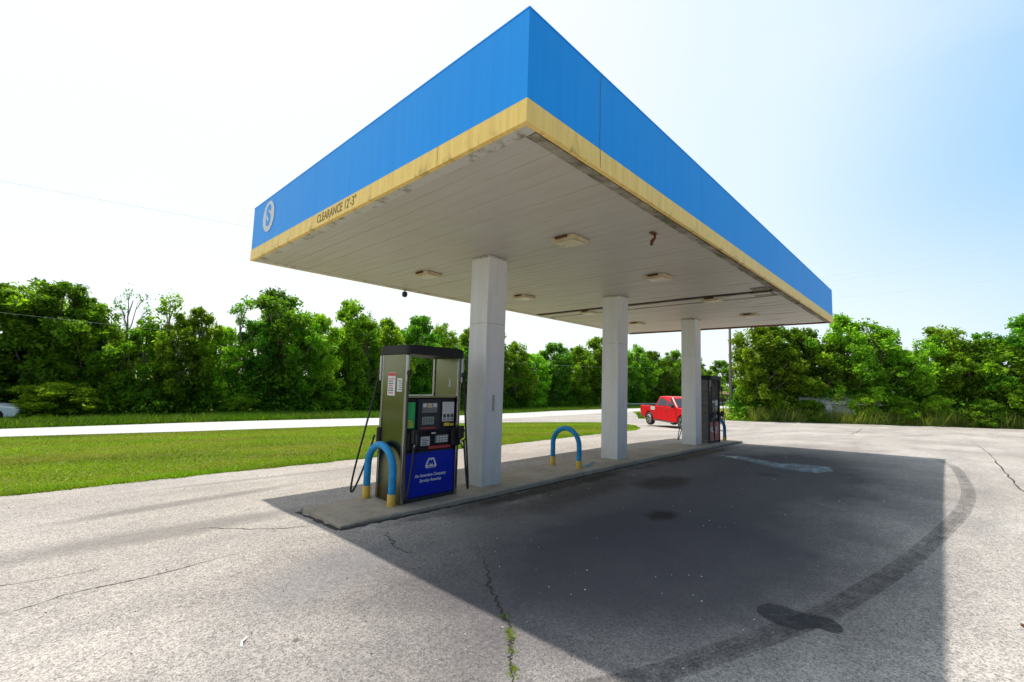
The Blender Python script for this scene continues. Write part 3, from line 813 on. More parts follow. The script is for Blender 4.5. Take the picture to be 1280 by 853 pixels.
# ------------------------------------------------------------------ pickup trucks
def make_truck(name, pm):
    T = empty(name)     # x forward, origin at ground centre; length 5.6, width 1.94, height 1.86
    WR = .40; xr, xf = -1.72, 1.78
    def arch(cx_, r_=.49, n=9): return [(cx_-r_*math.cos(math.pi*k/n), .40+r_*math.sin(math.pi*k/n)*1.0) for k in range(n+1)]
    bottom = [(-2.72, .62)]+[(-2.3, .45)]+[(xr-.49, .42)]+arch(xr)[1:-1]+[(xr+.49, .40)]+[(xf-.49, .40)]+arch(xf)[1:-1]+[(xf+.49, .42)]+[(2.6, .45), (2.8, .6)]
    # bed sides + body side as full-width prism only up to belt for front; bed walls separate
    front = [p for p in bottom if p[0] > -1.0]
    front_prof = [(-1.0, .42)]+front+[(2.82, .95), (2.74, 1.12), (2.2, 1.2), (1.35, 1.24), (-1.0, 1.24)]
    b = MB(); b.prism(front_prof, 'y', -.95, .95)
    rear = [p for p in bottom if p[0] <= -1.01]
    rear_prof = rear+[(-1.005, .42), (-1.005, 1.2), (-2.74, 1.2), (-2.78, 1.1)]
    b.prism(rear_prof, 'y', -.95, -.86); b.prism(rear_prof, 'y', .86, .95)
    b.box(-2.76, -2.69, -.859, .859, .62, 1.19); b.box(-1.07, -1.006, -.859, .859, .5, 1.22)
    body = b.build('body', pm, T)
    bv = body.modifiers.new('b', 'BEVEL'); bv.width = .025; bv.segments = 2; bv.limit_method = 'ANGLE'
    MB().box(-2.68, -1.08, -.855, .855, .6, .68).build('bed_floor', M['truck_dark'], T)
    # cab: tapered greenhouse
    bm = bmesh.new()
    lo = [(-.6, .9), (1.38, .9)]; hi = [(-.42, .72), (.62, .72)]
    V = {}
    for s in (-1, 1):
        V[s] = [bm.verts.new((-.98, s*.93, 1.235)), bm.verts.new((1.36, s*.93, 1.235)), bm.verts.new((.55, s*.74, 1.84)), bm.verts.new((-.4, s*.75, 1.87)), bm.verts.new((-.8, s*.74, 1.83))]
    for s in (-1, 1): bm.faces.new(V[s])
    for k in range(5): bm.faces.new((V[-1][k], V[-1][(k+1) % 5], V[1][(k+1) % 5], V[1][k]))
    bmesh.ops.recalc_face_normals(bm, faces=bm.faces[:])
    me = bpy.data.meshes.new('cab'); bm.to_mesh(me); bm.free(); cab = link_mesh('cab', me, pm, T)
    bv = cab.modifiers.new('b', 'BEVEL'); bv.width = .05; bv.segments = 3
    # windows just proud of the cab sides
    def sidew(name, x0, x1, x2, x3, s):
        def P(x, z): 
            u = (z-1.235)/.6; return (x, s*(.93-.19*u+.008), z)
        m = MB(); m.quad([P(x0, 1.29), P(x1, 1.29), P(x2, 1.74), P(x3, 1.74)]); return m.build(name, M['car_glass'], T)
    for s in (-1, 1):
        sidew('window', -.84, .2, .2, -.7, s); sidew('window', .28, 1.12, .6, .28, s)
        m = MB()
        for x in (-.78, .24, 1.3): m.box(x-.006, x+.006, s*.951-.002, s*.951+.002, .5, 1.22)
        m.build('door_seam', M['truck_dark'], T)
        for x in (.12, 1.0): pass
        MB().box(-.02, .14, s*.955-.012, s*.955+.012, 1.08, 1.12, .005).box(.42, .58, s*.955-.012, s*.955+.012, 1.08, 1.12, .005).build('handle', M['chrome'], T)
        MB().box(-1.05, 1.1, s*.97-.06, s*.97+.06, .34, .39, .01).build('running_board', M['chrome'], T)
        MB().box(1.02, 1.12, s*1.06-.09, s*1.06+.09, 1.22, 1.4, .02).build('mirror', M['truck_dark'], T)
        MB().box(2.62, 2.835, s*.76-.15, s*.76+.15, .82, 1.04, .02).build('headlight', M['lamp_clear'], T)
        MB().box(-2.80, -2.70, s*.9-.055, s*.9+.055, .8, 1.12, .01).build('tail_light', M['lamp_red'], T)
        for x in (xr, xf):
            y0 = s*.84
            w = MB().lathe([(.27, y0-.12), (.38, y0-.12), (WR, y0-.08), (WR, y0+.08), (.38, y0+.12), (.27, y0+.12)], 'y', (x, 0, WR), 28).build('wheel', M['black_rubber'], T)
            rm = MB(); rm.lathe([(.06, y0+s*.125), (.265, y0+s*.125), (.27, y0+s*.08), (.06, y0+s*.09)], 'y', (x, 0, WR), 24)
            rm.build('rim', M['alloy'], w)
            hb = MB()
            for k in range(6):
                a = math.pi*k/3+.3
                hb.tube([(x+.11*math.cos(a), y0+s*.128, WR+.11*math.sin(a)), (x+.235*math.cos(a), y0+s*.128, WR+.235*math.sin(a))], .035, 6)
            hb.build('rim_slot', M['truck_dark'], w)
    MB().quad([(1.31, -.84, 1.29), (1.31, .84, 1.29), (.615, .69, 1.79), (.615, -.69, 1.79)]).build('windscreen', M['car_glass'], T)
    MB().quad([(-.975, -.8, 1.3), (-.975, .8, 1.3), (-.84, .68, 1.74), (-.84, -.68, 1.74)]).build('rear_window', M['car_glass'], T)
    MB().box(2.76, 2.845, -.58, .58, .72, 1.04, .02).build('grille', M['truck_dark'], T)
    MB().box(2.7, 2.93, -.93, .93, .48, .68, .03, seg=2).build('front_bumper', M['chrome'], T)
    MB().box(-2.9, -2.73, -.9, .9, .5, .68, .03, seg=2).build('rear_bumper', M['chrome'], T)
    MB().box(-2.5, 2.5, -.6, .6, .3, .42).build('chassis', M['truck_dark'], T)
    return T
tr = make_truck('pickup_truck', M['truck_red'])
tag(tr, 'red pickup truck turning into the lot, seen between the second and far columns', 'pickup truck')
MB().box(-1.5, -1.02, -.954, -.951, .98, 1.2).box(-1.5, -1.02, .951, .954, .88, 1.2).build('white_panel', M['sticker'], tr)
TX, TY = 21.6, 8.15
tr.location = (TX, TY, h(TX, TY)+.01)
tr.rotation_euler = (0, 0, R(-123)); tr.scale = (.89, .89, .89)

# ------------------------------------------------------------------ foliage
def leaf_mesh(name, centres, rads, per, size, rng, up=.35, tint=None):
    """many small pointed leaf faces around the given clump centres"""
    cs = np.repeat(centres, per, axis=0); rr = np.repeat(rads, per)[:, None]
    n = len(cs); d = rng.normal(size=(n, 3)); d /= np.linalg.norm(d, axis=1)[:, None]
    rad = rng.random((n, 1))**.45
    p = cs+d*rad*rr*np.array([1, 1, .75])
    nrm = d*.25+rng.normal(size=(n, 3))*.7; nrm[:, 2] += up*1.6; nrm /= np.linalg.norm(nrm, axis=1)[:, None]
    a = np.cross(nrm, rng.normal(size=(n, 3))); a /= np.linalg.norm(a, axis=1)[:, None]; b = np.cross(nrm, a)
    s = size*(.45+1.05*rng.random((n, 1))**1.4)
    v = np.empty((n, 4, 3)); v[:, 0] = p-a*s; v[:, 1] = p+b*s*.5+nrm*s*.12; v[:, 2] = p+a*s; v[:, 3] = p-b*s*.5+nrm*s*.12
    me = bpy.data.meshes.new(name); me.vertices.add(n*4); me.vertices.foreach_set('co', v.reshape(-1))
    me.loops.add(n*4); me.loops.foreach_set('vertex_index', np.arange(n*4, dtype=np.int32))
    me.polygons.add(n); me.polygons.foreach_set('loop_start', np.arange(n, dtype=np.int32)*4)
    try: me.polygons.foreach_set('loop_total', np.full(n, 4, dtype=np.int32))
    except Exception: pass
    me.update(calc_edges=True)
    ct = rng.random(len(centres)) if tint is None else tint
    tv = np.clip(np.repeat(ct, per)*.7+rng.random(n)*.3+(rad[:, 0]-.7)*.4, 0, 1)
    at = me.attributes.new('tint', 'FLOAT', 'FACE'); at.data.foreach_set('value', tv.astype(np.float32))
    return me
def limb(b, p, q, r0, r1, rng, n=5, wob=.12):
    p = np.array(p, float); q = np.array(q, float); L_ = np.linalg.norm(q-p); pts = []
    for k in range(n+1):
        u = k/n; w = rng.normal(size=3)*wob*L_*.25*math.sin(math.pi*u)
        pts.append(tuple(p+(q-p)*u+w+np.array([0, 0, .08*L_*math.sin(math.pi*u)])))
    b.tube(pts, [r0+(r1-r0)*k/n for k in range(n+1)], 6, cap=False); return pts
def make_tree_mesh(seed, style):
    """height 10, returns (trunk mesh, crown mesh)"""
    rng = np.random.default_rng(seed); b = MB()
    lean = rng.uniform(-.5, .5, 2)
    cfg = {'dense': dict(z0=.6, nl=24, w=2.9, lr=(.7, 1.6), cl=12, per=66, sz=.155),
           'tall': dict(z0=1.0, nl=20, w=1.9, lr=(.5, 1.25), cl=12, per=60, sz=.15),
           'sparse': dict(z0=1.2, nl=13, w=1.7, lr=(.45, .95), cl=7, per=34, sz=.13),
           'airy': dict(z0=5.2, nl=12, w=2.2, lr=(.4, .8), cl=4, per=16, sz=.11),
           'bush': dict(z0=.5, nl=16, w=4.3, lr=(1.4, 2.6), cl=17, per=62, sz=.26)}[style]
    top = 9.2
    tp = [(0, 0, -.4)]
    for k in range(1, 8):
        u = k/7; tp.append((lean[0]*u+rng.normal()*.12, lean[1]*u+rng.normal()*.12, top*.93*u))
    b.tube(tp, [.24*(1-.88*k/7)+.01 for k in range(8)], 8, cap=False)
    cc, rr = [], []
    for i in range(cfg['nl']):
        u = (i+.5)/cfg['nl']; z = cfg['z0']+(top-cfg['z0'])*u
        env = (.7+.5*math.sin(math.pi*min(1, u*.95)))*(1 if u < .75 else max(.3, 1-(u-.75)*2.2)) if style != 'bush' else math.sqrt(max(.05, 1-u*u*.9))
        if style == 'tall': env = .75+.25*math.sin(3*u+seed)
        ang = i*2.4+rng.uniform(-.5, .5); rd = cfg['w']*env*rng.uniform(.35, 1.0)
        if u > .9: rd *= .6
        c = np.array([lean[0]*u+rd*math.cos(ang), lean[1]*u+rd*math.sin(ang), z])
        lr = rng.uniform(*cfg['lr'])*(1.0 if u < .8 else .75)
        k0 = min(7, max(1, int(7*max(0, (z-1.3-rd*.5))/(top*.93))))
        pts = limb(b, tp[k0], c, .075 if style != 'airy' else .06, .02, rng)
        for q in range(cfg['cl']):
            dd = rng.normal(size=3); dd /= np.linalg.norm(dd); s = rng.random()**.4
            cp = c+dd*lr*s*np.array([1, 1, .8]); cc.append(cp); rr.append(rng.uniform(.32, .8)*(1 if style not in ('bush',) else 1.7))
            if q < (3 if style in ('sparse', 'airy') else 1): limb(b, pts[3], cp, .022, .008, rng, 3)
    cc = np.array(cc); rr = np.array(rr)
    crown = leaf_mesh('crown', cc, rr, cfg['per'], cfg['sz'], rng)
    bmesh.ops.recalc_face_normals(b.bm, faces=b.bm.faces[:])
    tm = bpy.data.meshes.new('trunk'); b.bm.to_mesh(tm); b.bm.free(); tm.materials.append(M['bark'])
    return tm, crown
VAR = {}
def variants(style, seeds, mats):
    L_ = []
    for s, m in zip(seeds, mats):
        t_, c_ = make_tree_mesh(s, style); c_.materials.append(M[m]); L_.append((t_, c_))
    VAR[style] = L_
variants('dense', [1, 2, 3, 4], ['leaf', 'leaf_dark', 'leaf', 'leaf_lime'])
variants('tall', [11, 12, 13], ['leaf', 'leaf_dark', 'leaf'])
variants('sparse', [21, 22, 23], ['leaf', 'leaf', 'leaf_dark'])
variants('airy', [31, 32], ['leaf_dark', 'leaf'])
variants('bush', [41, 42, 43], ['leaf', 'leaf_lime', 'leaf_dark'])
def place_tree(x, y, hgt, wid, style, vi, label, cat='tree', group=None, name='deciduous_tree', rz=None):
    tm, cm = VAR[style][vi % len(VAR[style])]
    base_w = {'dense': 8.0, 'tall': 5.2, 'sparse': 4.6, 'airy': 5.0, 'bush': 11.5}[style]
    o = empty(name, (x, y, h(x, y)-.05), rnd.uniform(0, 6.28) if rz is None else rz, (wid/base_w, wid/base_w, hgt/10.0))
    for nm, me in (('trunk', tm), ('crown', cm)):
        ch = bpy.data.objects.new(nm if name != 'bush' or nm == 'crown' else 'stem', me); C.objects.link(ch); ch.parent = o
    tag(o, label, cat, group); return o
TREES = [
    (-6.76, 40.3, 8.39, 8.31, 'dense', 0, 'broad green tree at the far left edge of the wood across the road', 'tree', 'trees along the far side of the road', 'deciduous_tree'),
    (-5.09, 39.8, 8.52, 8.13, 'dense', 1, 'tall dark tree cut by the left edge of the picture', 'tree', 'trees along the far side of the road', 'deciduous_tree'),
    (-3.15, 39.05, 8.5, 7.48, 'dense', 0, 'tall broad-crowned tree above the white pickup at the left', 'tree', 'trees along the far side of the road', 'deciduous_tree'),
    (-1.72, 38.36, 8.92, 5.91, 'dense', 1, 'tall dark-topped tree just right of the broad one at the left', 'tree', 'trees along the far side of the road', 'deciduous_tree'),
    (-0.44, 37.71, 7.74, 4.84, 'dense', 2, 'dark rounded tree behind the round bush across the road', 'tree', 'trees along the far side of the road', 'deciduous_tree'),
    (0.54, 37.21, 6.5, 4.52, 'dense', 3, 'lower bright green tree under the thin bare-branched tree', 'tree', 'trees along the far side of the road', 'deciduous_tree'),
    (1.11, 36.93, 9.05, 2.98, 'airy', 0, 'thin nearly leafless tree with forked branches against the sky at left', 'tree', 'trees along the far side of the road', 'deciduous_tree'),
    (2.17, 36.38, 6.51, 5.0, 'dense', 2, 'bushy mid-height tree right of the thin forked tree', 'tree', 'trees along the far side of the road', 'deciduous_tree'),
    (3.34, 35.78, 8.87, 3.69, 'sparse', 0, 'loose light-crowned tree rising behind the bushy trees at left', 'tree', 'trees along the far side of the road', 'deciduous_tree'),
    (4.17, 35.55, 6.89, 4.54, 'dense', 0, 'full leafy tree below the loose light-crowned tree', 'tree', 'trees along the far side of the road', 'deciduous_tree'),
    (5.35, 35.29, 7.96, 2.83, 'tall', 0, 'narrow upright tree standing left of the sparse grey-green one', 'tree', 'trees along the far side of the road', 'deciduous_tree'),
    (6.39, 35.05, 6.7, 4.52, 'dense', 3, 'yellow-green tree in the low dip of the tree line', 'tree', 'trees along the far side of the road', 'deciduous_tree'),
    (7.53, 34.85, 9.1, 3.46, 'sparse', 1, 'sparse grey-green tree with see-through top, left of the tallest one', 'tree', 'trees along the far side of the road', 'deciduous_tree'),
    (8.83, 34.65, 7.28, 4.5, 'dense', 1, 'dark leafy tree tucked against the left side of the tallest tree', 'tree', 'trees along the far side of the road', 'deciduous_tree'),
    (10.58, 34.55, 10.12, 5.42, 'tall', 1, 'tallest lumpy tree in the middle of the left tree line', 'tree', 'trees along the far side of the road', 'deciduous_tree'),
    (11.52, 34.54, 8.29, 4.74, 'dense', 2, 'vine-covered tree merging with the right side of the tallest tree', 'tree', 'trees along the far side of the road', 'deciduous_tree'),
    (13.47, 34.73, 8.62, 4.95, 'dense', 3, 'bright yellow-green tree between the tallest tree and the leaning one', 'tree', 'trees along the far side of the road', 'deciduous_tree'),
    (16.0, 35.43, 10.51, 4.24, 'tall', 2, 'slim tree with lumpy top beside the dead crooked branch', 'tree', 'trees along the far side of the road', 'deciduous_tree'),
    (18.21, 36.23, 10.12, 2.73, 'airy', 1, 'nearly bare tree with a crooked dead branch, left above the blue pump', 'tree', 'trees along the far side of the road', 'deciduous_tree'),
    (18.52, 36.35, 8.7, 5.87, 'dense', 0, 'leafy tree under the dead crooked branch', 'tree', 'trees along the far side of the road', 'deciduous_tree'),
    (21.44, 37.52, 9.59, 5.99, 'dense', 2, 'leafy tree rising directly above the left half of the blue pump', 'tree', 'trees along the far side of the road', 'deciduous_tree'),
    (26.12, 39.43, 10.9, 6.61, 'dense', 1, 'round-topped tree above the black top of the blue pump', 'tree', 'trees along the far side of the road', 'deciduous_tree'),
    (30.77, 41.28, 10.45, 6.87, 'dense', 0, 'green tree between the blue pump and the nearest column', 'tree', 'trees along the far side of the road', 'deciduous_tree'),
    (36.86, 43.76, 11.52, 7.66, 'dense', 2, 'tree partly hidden behind the nearest column on its left side', 'tree', 'trees along the far side of the road', 'deciduous_tree'),
    (42.92, 45.19, 11.92, 7.9, 'dense', 1, 'tree hidden behind the nearest column', 'tree', 'trees along the far side of the road', 'deciduous_tree'),
    (49.24, 45.88, 10.34, 8.03, 'dense', 0, 'tree just right of the nearest column, beyond the road', 'tree', 'trees along the far side of the road', 'deciduous_tree'),
    (53.85, 46.08, 9.37, 7.44, 'dense', 3, 'low tree in the dip between the first and second columns', 'tree', 'trees along the far side of the road', 'deciduous_tree'),
    (59.42, 46.15, 11.49, 8.89, 'dense', 1, 'tallest rounded tree between the first and second columns', 'tree', 'trees along the far side of the road', 'deciduous_tree'),
    (64.46, 45.74, 11.32, 7.64, 'dense', 2, 'dark tree left of the second column', 'tree', 'trees along the far side of the road', 'deciduous_tree'),
    (69.77, 45.17, 13.78, 7.13, 'tall', 0, 'pointed tree peeking out left beside the second column', 'tree', 'trees along the far side of the road', 'deciduous_tree'),
    (75.96, 44.44, 12.54, 8.94, 'dense', 1, 'tree hidden behind the second column', 'tree', 'trees along the far side of the road', 'deciduous_tree'),
    (82.95, 43.56, 12.4, 8.76, 'dense', 0, 'tree just right of the second column', 'tree', 'trees along the far side of the road', 'deciduous_tree'),
    (89.45, 42.72, 12.16, 9.15, 'dense', 1, 'tree directly above the red pickup', 'tree', 'trees along the far side of the road', 'deciduous_tree'),
    (96.81, 41.74, 12.66, 9.59, 'dense', 2, 'tree left of the far column, above the red pickup', 'tree', 'trees along the far side of the road', 'deciduous_tree'),
    (105.55, 40.53, 11.67, 10.1, 'dense', 0, 'distant tree behind the far column', 'tree', 'trees along the far side of the road', 'deciduous_tree'),
    (111.34, 39.69, 8.75, 7.46, 'dense', 2, 'small distant tree above the old red-doored pump', 'tree', 'trees along the far side of the road', 'deciduous_tree'),
    (121.84, 39.27, 11.79, 10.33, 'dense', 1, 'dark round distant tree between the far column and the utility pole', 'tree', 'trees along the far side of the road', 'deciduous_tree'),
    (43.12, 10.66, 4.01, 2.88, 'bush', 1, 'low bright shrub just right of the utility pole', 'shrub', None, 'bush'),
    (42.98, 10.08, 8.87, 6.92, 'dense', 0, 'large dark tree right of the utility pole, under the far canopy corner', 'tree', 'trees of the wood behind the lot', 'deciduous_tree'),
    (44.28, 8.52, 9.18, 7.72, 'dense', 1, 'broad dark tree beneath the far end of the canopy', 'tree', 'trees of the wood behind the lot', 'deciduous_tree'),
    (45.55, 6.58, 8.83, 6.82, 'dense', 1, 'dark tree right at the far corner of the canopy', 'tree', 'trees of the wood behind the lot', 'deciduous_tree'),
    (46.05, 5.11, 7.25, 6.44, 'dense', 3, 'bright lime tree in front of the white shed', 'tree', 'trees of the wood behind the lot', 'deciduous_tree'),
    (46.53, 3.69, 9.76, 6.88, 'dense', 2, 'high-topped tree behind the bright lime tree', 'tree', 'trees of the wood behind the lot', 'deciduous_tree'),
    (47.18, 1.8, 9.26, 5.31, 'sparse', 1, 'loose-crowned tree right of the high-topped one', 'tree', 'trees of the wood behind the lot', 'deciduous_tree'),
    (47.3, 1.43, 8.23, 7.22, 'dense', 0, 'full green tree in the middle of the right-hand wood', 'tree', 'trees of the wood behind the lot', 'deciduous_tree'),
    (47.94, -0.42, 6.45, 6.05, 'dense', 2, 'low tree in the dip of the right-hand tree line', 'tree', 'trees of the wood behind the lot', 'deciduous_tree'),
    (48.34, -1.58, 7.24, 5.48, 'dense', 0, 'mid-height tree left of the pointed tree at right', 'tree', 'trees of the wood behind the lot', 'deciduous_tree'),
    (48.75, -2.71, 8.49, 4.61, 'tall', 2, 'pointed tree standing highest between the dip and the right edge', 'tree', 'trees of the wood behind the lot', 'deciduous_tree'),
    (49.0, -3.99, 7.11, 5.54, 'dense', 1, 'rounded tree just right of the pointed one', 'tree', 'trees of the wood behind the lot', 'deciduous_tree'),
    (49.13, -5.29, 6.76, 5.88, 'dense', 0, 'leafy tree left of the tall tree at the right edge', 'tree', 'trees of the wood behind the lot', 'deciduous_tree'),
    (49.39, -7.03, 8.95, 6.86, 'dense', 1, 'tall dark tree cut by the right edge of the picture', 'tree', 'trees of the wood behind the lot', 'deciduous_tree'),
    (49.93, -9.19, 8.52, 8.85, 'dense', 0, 'broad tree beyond the right edge of the picture', 'tree', 'trees of the wood behind the lot', 'deciduous_tree'),
    (-1.52, 35.12, 2.2, 4.49, 'bush', 1, 'low round bright bush across the road beside the white pickup', 'bush', None, 'bush'),
    (2.84, 34.67, 1.89, 2.72, 'bush', 2, 'dark low bush at the foot of the trees left of the lawn centre', 'bush', None, 'bush'),
    (7.56, 33.51, 1.6, 2.58, 'bush', 1, 'small light bush at the forest foot below the sparse grey-green tree', 'bush', None, 'bush'),
    (14.36, 33.91, 2.24, 3.46, 'bush', 0, 'bush at the forest foot left of the blue pump', 'bush', None, 'bush'),
    (45.35, 0.06, 2.17, 3.37, 'bush', 0, 'pale green shrub in the weeds at the middle of the right-hand lot edge', 'bush', None, 'bush'),
    (46.06, -1.89, 2.4, 2.43, 'bush', 1, 'light-leaved shrub right of the pale green one at the lot edge', 'bush', None, 'bush'),
    (46.85, -4.51, 2.12, 3.45, 'bush', 2, 'shrub in tall weeds near the right edge of the picture', 'bush', None, 'bush'),
    (44.67, 2.51, 2.41, 3.03, 'bush', 1, 'bright shrub below the high-topped tree beside the white shed', 'bush', None, 'bush'),
    (43.09, 6.13, 1.95, 3.44, 'bush', 2, 'dark shrub under the canopy-corner trees', 'bush', None, 'bush'),
]
WOOD = [[(-8.3, 43.0, 6.8), (-8.8, 46.4, 7.1), (-6.5, 42.2, 7.2), (-6.8, 45.7, 7.6), (-4.6, 41.6, 7.3), (-4.7, 45.1, 7.7), (-2.8, 40.9, 7.3), (-2.9, 44.4, 7.7), (-1.0, 40.0, 7.0), (-0.9, 43.5, 7.4), (0.7, 39.2, 6.0), (1.0, 42.7, 6.3), (2.1, 38.5, 5.8), (2.5, 42.0, 6.2), (3.7, 37.7, 6.4), (4.3, 41.2, 6.7), (5.5, 37.3, 6.1), (6.2, 40.7, 6.5), (7.4, 36.9, 6.0), (8.3, 40.3, 6.4), (9.5, 36.6, 6.5), (10.6, 39.9, 6.9), (11.9, 36.4, 8.0), (13.1, 39.7, 8.6), (14.6, 36.6, 7.6), (16.0, 39.8, 8.1), (18.0, 37.6, 7.9), (19.6, 40.7, 8.4), (22.2, 39.1, 8.5), (24.0, 42.2, 8.9), (27.5, 41.2, 9.3), (29.5, 44.1, 9.8), (34.1, 43.7, 9.5), (36.3, 46.4, 9.9), (42.0, 46.2, 10.3), (44.4, 48.8, 10.7), (49.7, 47.2, 8.9), (52.3, 49.6, 9.2), (55.8, 47.4, 8.1), (58.4, 49.7, 8.3), (62.3, 47.4, 9.6), (65.1, 49.5, 9.9), (69.9, 46.5, 10.4), (72.8, 48.4, 10.7), (78.2, 45.4, 10.3), (81.2, 47.2, 10.6), (86.1, 44.3, 9.9), (89.2, 45.9, 10.1), (94.9, 43.1, 10.0), (98.0, 44.6, 10.2), (104.6, 41.7, 9.8), (107.9, 43.0, 10.0), (113.6, 40.3, 6.5), (116.9, 41.5, 6.6)],
        [(44.6, 10.9, 7.4), (48.5, 12.0, 7.9), (46.0, 9.2, 7.8), (49.9, 10.2, 8.3), (47.3, 7.6, 7.8), (51.2, 8.3, 8.3), (47.9, 5.8, 7.3), (51.9, 6.4, 7.7), (48.5, 4.0, 7.9), (52.4, 4.5, 8.4), (49.2, 1.8, 7.4), (53.2, 2.2, 7.8), (49.9, -0.2, 5.6), (53.9, -0.1, 5.8), (50.4, -1.7, 6.1), (54.4, -1.7, 6.3), (50.9, -3.2, 6.4), (54.9, -3.3, 6.7), (51.1, -5.0, 5.7), (55.1, -5.3, 5.9), (51.3, -6.8, 6.7), (55.3, -7.1, 7.0), (51.8, -8.9, 7.1), (55.7, -9.3, 7.5)]]
EDGE = [[(-7.967023365629862, 40.075035630149195), (-7.095784542404854, 39.52638275795045), (-6.233906603037548, 39.28757349183925), (-5.341455622645919, 38.97856614617855), (-4.428447765623724, 38.689325224424124), (-3.4644809834369314, 38.34982522547714), (-2.479948404197661, 37.84999999778156), (-1.464571385835574, 37.31980159875159), (-0.41834499854425866, 36.79916438552608), (0.6587737975530077, 36.238014311427634), (1.7566312735925007, 35.65628875000242), (2.895521597193038, 35.06387377144773), (4.105330826734484, 34.66068216236774), (5.375821117882747, 34.3566592250146), (6.727339484066025, 34.07162795362255), (8.169630293784175, 33.8555219921347), (9.732774340690357, 33.718188396195664), (11.446480514367467, 33.71958572792665), (13.390804537389082, 33.939557253407536), (15.76559949438213, 34.67801199669148), (18.590684978014604, 35.76488307608138), (21.935860632817654, 37.150129454781855), (25.890982653402222, 38.79369102693767), (30.565665958876505, 40.70569781008423), (36.279776058262364, 43.07615197511954), (41.91315686862829, 44.46508780941928), (47.60549262041591, 45.18273015102277), (53.57661521570891, 45.49923327810337), (60.0463719618243, 45.594787272239124), (66.33460838285144, 44.96965062580993), (73.24128929652527, 44.213979705170075), (80.82632649285212, 43.30806322729911), (89.2197078399738, 42.25213631467391), (98.59149368638873, 41.02633601899281), (109.01168410545857, 39.59097622063921), (120.65040802813921, 37.88610395330118)],
        [(40.515568691394854, 10.752173596164514), (41.04309052866512, 9.29574507160143), (42.139472455639336, 8.020063019244875), (43.20480742728625, 6.745168624651809), (43.67921120410023, 5.370941495801216), (44.12270850068161, 4.047764711047316), (44.575426706821254, 2.7654186986291247), (45.01744974109092, 1.513827191964011), (45.45883399386358, 0.3031769643208544), (45.89965981631804, -0.8766723733270201), (46.30998843185976, -2.025697803984235), (46.67988167616668, -3.133758783840736), (46.829392371818365, -4.2111742823270095), (46.96857103467457, -5.2477943781085985), (47.09746620130907, -6.243621205345974), (47.30610570945687, -7.218839706811811), (47.554541884136775, -8.16329091248554), (47.7827805289086, -9.087233544114685), (48.0008717139414, -9.980506979413622)]]
SHX, SHY, CARX, CARY, POX, POY = 45.55, 4.47, -4.81, 36.06, 41.44, 11.79
for (x, y, hg, wd, st, vi, lb, cat, grp, nm) in TREES:
    place_tree(x, y, hg, wd, st, vi, lb, cat, grp, nm)

# the wood's unbroken mass behind the trees one can tell apart, and the undergrowth at its foot
def woodland(name, pts, seed, per, size, mat, lo=.02, step=1.3, thick=1.6):
    rng = np.random.default_rng(seed); cc = []; rr = []
    for (x0, y0, h0), (x1, y1, h1) in zip(pts[:-1], pts[1:]):
        L_ = math.hypot(x1-x0, y1-y0)
        if L_ > 60: continue
        n = max(1, int(L_/step))
        for k in range(n):
            u = k/n; x, y, hh = x0+(x1-x0)*u, y0+(y1-y0)*u, h0+(h1-h0)*u
            hh *= rng.uniform(.82, 1.06)
            for q in range(int(hh/1.0)+1):
                z = hh*(lo+(1-lo)*(q+rng.random())/(int(hh/1.0)+1))
                cc.append((x+rng.normal()*thick*.6, y+rng.normal()*thick*.6, h(x, y)+min(z, hh-.4))); rr.append(rng.uniform(.7, 1.25))
    me = leaf_mesh(name, np.array(cc), np.array(rr), per, size, rng)
    return tag(link_mesh(name, me, mat), kind='stuff')
for k, P in enumerate(WOOD):
    a = P[0::2]; b2 = P[1::2]
    woodland('woodland', a, 60+k, 70, .24, M['leaf_dark']); woodland('woodland', b2, 70+k, 70, .26, M['leaf_dark'])
for k, E_ in enumerate(EDGE):
    r = random.Random(90+k)
    pts = [(x, y, r.uniform(.9, 2.9)) for x, y in E_]
    woodland('undergrowth', pts, 80+k, 90, .13, M['leaf'], 0.0, .8, .8)
    pts = [(x+.8, y+.8, r.uniform(1.5, 3.6)) for x, y in E_]
    woodland('undergrowth', pts, 84+k, 80, .15, M['leaf_dark'], 0.0, .6, .9)

